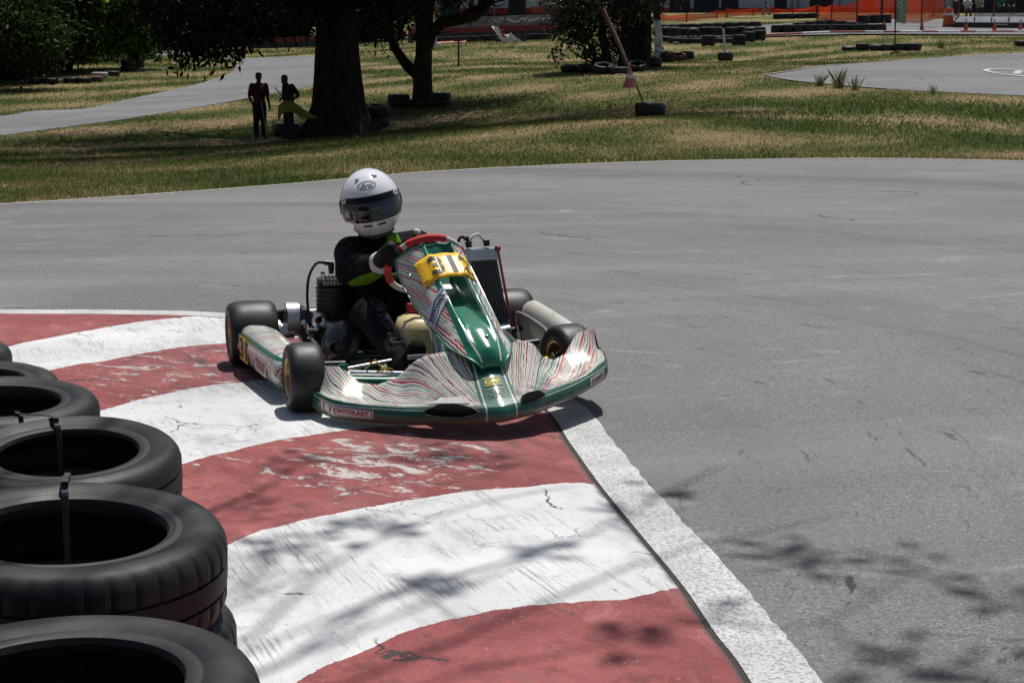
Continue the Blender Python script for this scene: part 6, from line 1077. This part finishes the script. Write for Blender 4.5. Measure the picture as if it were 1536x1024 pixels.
# ---- side pods
def pod(sg, top_r, top_f, m, xr, xf, y0, y1, tw=1.):
    b = MB(); rows, uv = [], []; n = 22
    for k in range(n+1):
        w = k/n; y = y0+(y1-y0)*w; xo = xr+(xf-xr)*w-.02*math.sin(PI*w)*0; tz = top_r+(top_f-top_r)*w**1.2; e = math.sqrt(max(0, 1-(abs(w-.5)*2)**10)); bt = .045+.02*(1-e)
        tz = bt+(tz-bt)*(.45+.55*e) if w < .5 else bt+(tz-bt)*(.6+.4*e); ti = (.12*e+.03)*tw
        sec = [(xo-.01, bt), (xo+.004, bt+.03), (xo+.012, bt+(tz-bt)*.5), (xo+.004, tz-.03), (xo-.012, tz-.008), (xo-.035*(.4+.6*tw), tz), (xo-ti*.6, tz-.004), (xo-ti*.85, tz-.018), (xo-ti, tz-.05), (xo-ti*.9, bt+.02), (xo-ti*.7, bt)]
        rows.append([(sg*x, y, z) for x, z in sec]); L = 0; q = []; pv = None
        for x, z in sec:
            if pv: L += math.hypot(x-pv[0], z-pv[1])
            q.append((y, L)); pv = (x, z)
        uv.append(q)
    b.grid(rows, uv=uv, closed=True, caps=True); return b.build('side_pod', m, kart, smooth=55), rows
podr, pr_rows = pod(-1, .212, .185, M_POD, .655, .6, -.13, -.88); podl, pl_rows = pod(1, .27, .205, M_POD2, .635, .70, -.24, -.73, .55)
def podside(y, z, off):  # point on the outer face of the right hand pod
    w = (y+.13)/(-.88+.13); xo = .655+(.6-.655)*w+.0075; return Vector((-(xo+off), y, z))
for y0, wd, tx, m_, hh_, base_ in ((-.27, .16, '31', M_INK, .085, M_YEL), (-.6, .2, 'TONY KART', M_DECR, .045, M_DECW)):
    z0 = .115 if hh_ > .05 else .1; v1, f1 = rect(wd, hh_+.02, 6, 3); b = MB(); b.add([podside(y0-x, z0+y-.02*x, .004) for x, y in v1], f1); b.build('decal_plate', base_, podr, smooth=180); v1, f1 = fit_text(tx, wd*.86, hh_, .03); b = MB(); b.add([podside(y0-x, z0+y-.02*x, .006) for x, y in v1], f1); b.build('lettering', m_, podr, smooth=180)
# recess with bright rim on the inner face of the left pod
ring = spline([(.635-.083-(y+.24)*.133, y, z) for y, z in ((-.29, .21), (-.42, .2), (-.54, .182), (-.6, .155), (-.61, .1), (-.56, .078), (-.4, .078), (-.3, .088), (-.275, .14), (-.275, .19))], 5, True)
b = MB(); b.tube([Vector(p)+Vector((-.012, 0, 0)) for p in ring], .006, 8, closed=True); b.build('inner_rim', M_SILV, podl); cen = Vector((.57, -.45, .135)); b = MB(); b.add([Vector(p)+Vector((-.006, 0, 0)) for p in ring]+[cen+Vector((.02, 0, 0))], [(i, (i+1) % len(ring), len(ring)) for i in range(len(ring))]); b.build('inner_panel', simple('shaded_plastic', (.26, .26, .22), .5, dirt=.4, sc=14), podl, smooth=180)
for pa in ([(.3, -.55, .1), (.56, -.55, .12)], [(.3, -.3, .1), (.56, -.3, .14)], [(-.3, -.3, .1), (-.58, -.3, .1)], [(-.29, -.62, .09), (-.57, -.62, .1)]): MB().tube(pa, .013, 8).build('pod_bar', M_BLKPL, kart)
MB().tube(spline([(.36, -.3, .13), (.42, -.42, .15), (.45, -.6, .1), (.36, -.75, .09)], 5), .02, 10).build('water_hose', M_BLKMAT, kart)
b = MB(); b.tube([(.36, -.34, .125), (.5, -.3, .135)], .024, 12); b.tube([(.44, -.4, .11), (.5, -.5, .1)], .018, 10); b.build('water_pipe', M_ALU, kart)
# ================================================================ driver
drv = thing('person', 'racing driver in black suit with green patches and white full face helmet, steering the kart', 'person', kart.location); drv.rotation_euler = KROT.to_euler()
def mat_suit():
    t = NT('racing_suit'); o = t.obj(); n = t.noise(o, 7, 4); fold = t.noise(t.map(o, (22, 22, 9), (0, .3, 0)), 1, 4, .6, .8); c = t.mix(n, (.006, .0055, .008), (.016, .013, .016)); return t.pbsdf(c, .8, 0, t.bump(t.m('ADD', fold, t.m('MULTIPLY', t.noise(o, 60, 3), .1)), 1.0, .035), .06)
M_SUIT = mat_suit(); M_LIME = simple('lime_fabric', (.09, .18, .012), .85, var=.25, sc=18, bump=.2, spec=.1); M_GLOVE = simple('glove_black', (.007, .007, .008), .6, var=.4, sc=30, bump=.3, spec=.15); M_CUFF = simple('white_cuff', (.5, .5, .52), .7, var=.15, sc=25, bump=.4); M_GREYL = simple('grey_lettering', (.09, .09, .1), .8, spec=.1); M_BOOT = simple('boot_suede', (.008, .0075, .0075), .85, var=.3, sc=20, bump=.3, spec=.08); M_WHEL = simple('helmet_white', (.66, .67, .7), .16, var=.02, sc=3, coat=.7)
b = MB()
limb(b, [(0, -.11, .17), (-.015, -.12, .28), (-.03, -.14, .42), (-.04, -.155, .49)], [.15, .14, .15, .10], 16); b.ball((-.03, -.15, .43), (.185, .12, .12)); limb(b, [(-.04, -.16, .5), (-.055, -.18, .57)], [.075, .06])
for pts in ([(-.168, -.19, .487), (-.212, -.345, .43), (-.112, -.535, .49)], [(.125, -.16, .50), (.25, -.33, .41), (.225, -.49, .45)]): limb(b, pts, [.074, .06, .04]); limb(b, [pts[0], (-.03, -.15, .47)], [.08, .09])
for pts in ([(-.1, -.13, .17), (-.17, -.56, .285), (-.125, -.86, .145)], [(.1, -.13, .17), (.17, -.56, .285), (.12, -.86, .13)]): limb(b, pts, [.095, .072, .05])
body = remesh(b, 'body', M_SUIT, .009, drv, 5)
# green flashes and stripes sewn to the suit
b = MB(); fa = [Vector((-.2, -.37, .405)), Vector((-.16, -.45, .42)), Vector((-.118, -.52, .452))]; R_ = [.05, .047, .04]; pl = spline(fa, 5); b.tube(pl, list(np.interp(np.linspace(0, 2, len(pl)), [0, 1, 2], [.034, .033, .026])), 12); b.build('green_sleeve_stripe', M_LIME, drv)
b = MB(); rows = []
for k in range(11):
    a = .15+1.5*k/10; rows.append([Vector((-.045+(.072+e)*math.sin(a), -.19-(.072+e)*math.cos(a)*1.1, z+.01*math.cos(a*2))) for e, z in ((0, .58), (.012, .568), (.02, .55), (.026, .538), (.02, .53))])
b.grid(rows); q = b.build('collar', M_LIME, drv); so = q.modifiers.new('t', 'SOLIDIFY'); so.thickness = .006
b = MB(); b.ball((.118, -.21, .572), (.018, .014, .014), rot=Matrix.Rotation(.5, 3, 'Y')); b.build('shoulder_patch', M_CUFF, drv)
vs, fs = fit_text('PK', .06, .03, .02); b = MB(); b.add([(x+.0, -.30-.04*abs(x)-.1*(y), .40+y) for x, y in vs], fs); o = b.build('chest_lettering', M_LIME, drv)
def leg_letters(p0, p1, w, h, r):
    ax = (Vector(p1)-Vector(p0)).normalized(); side = ax.cross(Vector((.25, -1, .35)).normalized()).normalized(); nn = side.cross(ax).normalized(); nn = nn if nn.y < 0 else -nn; return ax, side, nn
ax, sd, nn = leg_letters((-.17, -.56, .285), (-.125, -.86, .145), 0, 0, 0); b = MB(); g = random.Random(4)
for k in range(7):   # outlined letters down the shin
    c0 = Vector((-.165, -.6, .27)).lerp(Vector((-.132, -.83, .16)), k/6.2); r = .068-.0022*k; fr = lambda x, y: c0+ax*y+sd*(x*1.0)+nn*math.sqrt(max(r*r-x*x, 0)) + nn*.004
    shp = [[(-.02, -.012), (-.02, .012), (.02, .012), (.02, -.012), (-.02, -.012)], [(-.02, .01), (.02, .01), (0, .0), (.02, -.012), (-.02, -.012)], [(-.02, -.012), (.02, -.004), (.02, .006), (-.02, .012)]][k % 3]; b.tube([fr(x, y) for x, y in spline(shp, 3)], .0017, 5)
b.build('leg_lettering', M_GREYL, drv)
vs, fs = fit_text('ALPI', .075, .02, .01); pA = Vector((-.236, -.335, .478)); pBv = Vector((-.145, -.49, .515)); d = (pBv-pA).normalized(); b = MB(); b.tube(spline([pA+d*(.05+.01*k)+Vector((0, -.0, .008+.008*math.sin(k*2.4))) for k in range(9)], 3), .0022, 5); b.build('sleeve_lettering', M_GREYL, drv)
b = MB(); b.tube(spline([(-.17, -.245, .548), (-.2, -.25, .53), (-.225, -.27, .495), (-.23, -.28, .46)], 6), .0022, 5); b.build('sleeve_seam', M_GREYL, drv)
# boots
for pts in ([(-.125, -.86, .145), (-.12, -.89, .10), (-.1, -1.0, .155), (-.085, -1.04, .21)], [(.12, -.86, .13), (.115, -.9, .09), (.1, -1.02, .145), (.09, -1.06, .195)]):
    b = MB(); limb(b, pts, [.05, .048, .046, .038]); remesh(b, 'boot', M_BOOT, .009, drv, 4)
# gloved hands closed round the rim
def glove(aw, wrist, label=None):
    c = rimp(math.radians(aw)); tan = (rimp(math.radians(aw+4))-rimp(math.radians(aw-4))).normalized(); out = (c-WC).normalized(); ax_ = WAx.normalized(); W = Vector(wrist); b = MB()
    palm = c+out*.028+ax_*.012; limb(b, [W, W.lerp(palm, .55), palm], [.034, .036, .032], 10)
    for s in (-.7, 0, .7): b.ball(palm+tan*.03*s, (.03, .03, .03), seg=10, rings=8)
    for k in range(4):   # fingers of unequal length wrapped over the grip
        o = tan*(.021*(k-1.5)); r = .011-.0008*abs(k-1); e = [0, 1.0, 1.9, 2.7+.25*(k in (1, 2))]; P_ = [c+o+(out*math.cos(q)+(-ax_)*math.sin(q))*(.027+.004*(q < .5)) for q in e]; limb(b, [palm+o*1.05]+P_, [r*1.25, r*1.15, r*1.05, r, r*.9], 8)
    th = [palm+tan*.03, c+tan*.045+ax_*.026+out*.005, c+tan*.05+ax_*.02-out*.02]; limb(b, th, [.014, .0125, .011], 8)
    g_ = remesh(b, 'glove', M_GLOVE, .0045, drv, 3)
    d = (palm-W).normalized(); b = MB(); b.lathe([(.040, -.05), (.046, -.042), (.045, -.01), (.042, .02), (.036, .03), (.03, .03)], seg=20); q = d.to_track_quat('Z', 'Y').to_matrix(); b.v = [tuple(W+q @ Vector(v)) for v in b.v]; b.build('cuff', M_CUFF, g_); return g_
glove(158, (-.118, -.525, .487)); glove(-12, (.215, -.5, .455))
# ---- helmet
HC = Vector((-.083, -.215, .703)); HR = Matrix.Rotation(-.17, 3, 'Z') @ Matrix.Rotation(.10, 3, 'X') @ Matrix.Rotation(-.17, 3, 'Y')
def hs(az, el, off=0.0):
    "helmet shell: az 0 = straight ahead, el up; local axes then turned with the head"
    ce, se = math.cos(el), math.sin(el); x, y, z = ce*math.sin(az), -ce*math.cos(az), se
    rx, ry, rz = .130, .162 if y < 0 else .155, .152; k = 1.0
    p = Vector((x*rx, y*ry, z*rz))
    if z < -.15: f = min(1, (-z-.15)/.6); p.x *= 1-.06*f; p.y *= 1-.16*f if y > 0 else 1-.02*f; p.z = max(p.z, -.142)
    if y < 0 and -.75 < z < -.1: p.y -= .012*math.sin(PI*(-z-.1)/.65)*abs(y)
    n = Vector((x/rx, y/ry, z/rz)).normalized(); return HC+HR @ (p+n*off)
b = MB(); rows = []
for j in range(33):
    el = -1.25+(PI/2+1.25)*j/32; rows.append([hs(2*PI*i/64, el) for i in range(64)])
b.grid(rows, closed=True); b.f.append(tuple(range(64))); b.m.append(0); hel = b.build('helmet', M_WHEL, drv, smooth=180)
def patch(a0, a1, fe0, fe1, off, na=36, ne=10): return [[hs(a0+(a1-a0)*i/na, fe0(a0+(a1-a0)*i/na)+(fe1(a0+(a1-a0)*i/na)-fe0(a0+(a1-a0)*i/na))*j/ne, off) for j in range(ne+1)] for i in range(na+1)]
c_ = lambda x: math.cos(x*.85)
b = MB(); b.grid(patch(-1.62, 1.62, lambda a: -.30-.02*c_(a), lambda a: .41 - .14*(abs(a)/1.62)**3, .0010)); b.build('visor_frame', M_BLKPL, hel, smooth=180)
M_STRIP = simple('visor_strip_black', (.006, .006, .008), .45, spec=.15)
def mat_visor():
    t = NT('mirror_visor'); return t.pbsdf((.065, .068, .075), .08, .9, None, .5, .2, .03)
b = MB(); rows = []
for i in range(41):
    a = -1.28+2.56*i/40; hi = .235-.03*(a/1.28)**2; rows.append([hs(a, -.275+(hi+.275)*j/12, .0022+.0125*(1-j/12)*math.cos(a*.95)) for j in range(13)])
b.grid(rows); vis = b.build('visor', mat_visor(), hel, smooth=180)
b = MB(); rows = patch(-1.4, 1.4, lambda a: .225, lambda a: .385-.1*(abs(a)/1.4)**3, .005); b.grid(rows); b.build('visor_strip', M_STRIP, hel, smooth=180)
for az in (-1.02, 1.02): decal('strip_badge', hel, lambda vs, off, az=az: [hs(az+x/.14, .305+y/.15, off) for x, y in vs], ([(.02*math.cos(a), .011*math.sin(a)) for a in np.linspace(0, 2*PI, 17)[:-1]], [list(range(16))]), M_DECW, .0075); decal('badge_mark', hel, lambda vs, off, az=az: [hs(az+x/.14, .305+y/.15, off) for x, y in vs], rect(.024, .005, 3, 1), M_INK, .0085)
for s in (-1, 1):
    b = MB(); p = hs(s*1.5, .05, .004); n = (hs(s*1.5, .05, .02)-hs(s*1.5, .05, 0)).normalized(); b.tube([p-n*.012, p-n*.0005], [.03, .028], 16); b.build('visor_pivot', M_BLKPL, hel)
    b = MB(); P_ = [hs(s*.52+s*.0*k, .95+.05*k, .001) for k in range(4)]; nrm = (hs(s*.52, 1.0, .05)-hs(s*.52, 1., 0)).normalized(); sd2 = (hs(s*.52+.1, 1., 0)-hs(s*.52, 1., 0)).normalized(); up2 = nrm.cross(sd2)
    b.add([P_[1]-sd2*.010-up2*.010, P_[1]+sd2*.010-up2*.010, P_[1]+sd2*.008+up2*.012, P_[1]-sd2*.008+up2*.012, P_[1]-sd2*.006-up2*.004+nrm*.007, P_[1]+sd2*.006-up2*.004+nrm*.007, P_[1]+sd2*.005+up2*.008+nrm*.003, P_[1]-sd2*.005+up2*.008+nrm*.003], [(0, 1, 5, 4), (1, 2, 6, 5), (2, 3, 7, 6), (3, 0, 4, 7), (4, 5, 6, 7)]); b.build('top_vent', M_WHEL, hel)
    decal('chin_slot', hel, lambda vs, off, s=s: [hs(s*.26+x/.14, -.43+y/.15, off) for x, y in vs], rect(.042, .009, 5, 2), M_INK, .0022)
HM = lambda vs, off: [hs(-.03+x/.115, .73+y/.155, off) for x, y in vs]
el_ = [(.047*math.cos(a), .0225*math.sin(a)) for a in np.linspace(0, 2*PI, 41)[:-1]]; ei = [(.043*math.cos(a), .0190*math.sin(a)) for a in np.linspace(0, 2*PI, 41)[:-1]]
decal('oval', hel, HM, (np.array(el_+ei), [(i, (i+1) % 40, 40+(i+1) % 40, 40+i) for i in range(40)]), M_INK, .0015); decal('lettering', hel, HM, fit_text('Arai', .068, .024, .02, 1, .35), M_INK, .0016)
b = MB(); b.tube([hs(a, -.93, .001) for a in np.linspace(-1.5, 1.5, 30)], .006, 8); b.build('chin_trim', M_BLKMAT, hel)
# ================================================================ daylight
W = bpy.data.worlds.new('World'); SC.world = W; W.use_nodes = True; nt = W.node_tree; nt.nodes.clear(); sky = nt.nodes.new('ShaderNodeTexSky'); sky.sky_type = 'NISHITA'; sky.sun_disc = False
elev = math.asin(SUN.z); azim = math.atan2(SUN.x, SUN.y)
sky.sun_elevation = elev; sky.sun_rotation = azim; sky.air_density = 1.2; sky.dust_density = 2.0; sky.ozone_density = 1.0
bg = nt.nodes.new('ShaderNodeBackground'); bg.inputs[1].default_value = .06; out = nt.nodes.new('ShaderNodeOutputWorld'); nt.links.new(sky.outputs[0], bg.inputs[0]); nt.links.new(bg.outputs[0], out.inputs[0])
sl = bpy.data.lights.new('sun', 'SUN'); sl.energy = 4.6; sl.angle = math.radians(.53); sl.color = (1, .965, .915); so = bpy.data.objects.new('sun', sl); COL.objects.link(so); so.location = (0, 0, 30); so.rotation_euler = SUN.to_track_quat('Z', 'Y').to_euler()
SC.view_settings.view_transform = 'Standard'; SC.view_settings.look = 'None'; SC.view_settings.gamma = 1; SC.view_settings.exposure = 0.12
SC.cycles.max_bounces = 6; SC.cycles.transparent_max_bounces = 12; SC.cycles.diffuse_bounces = 3; SC.cycles.glossy_bounces = 3
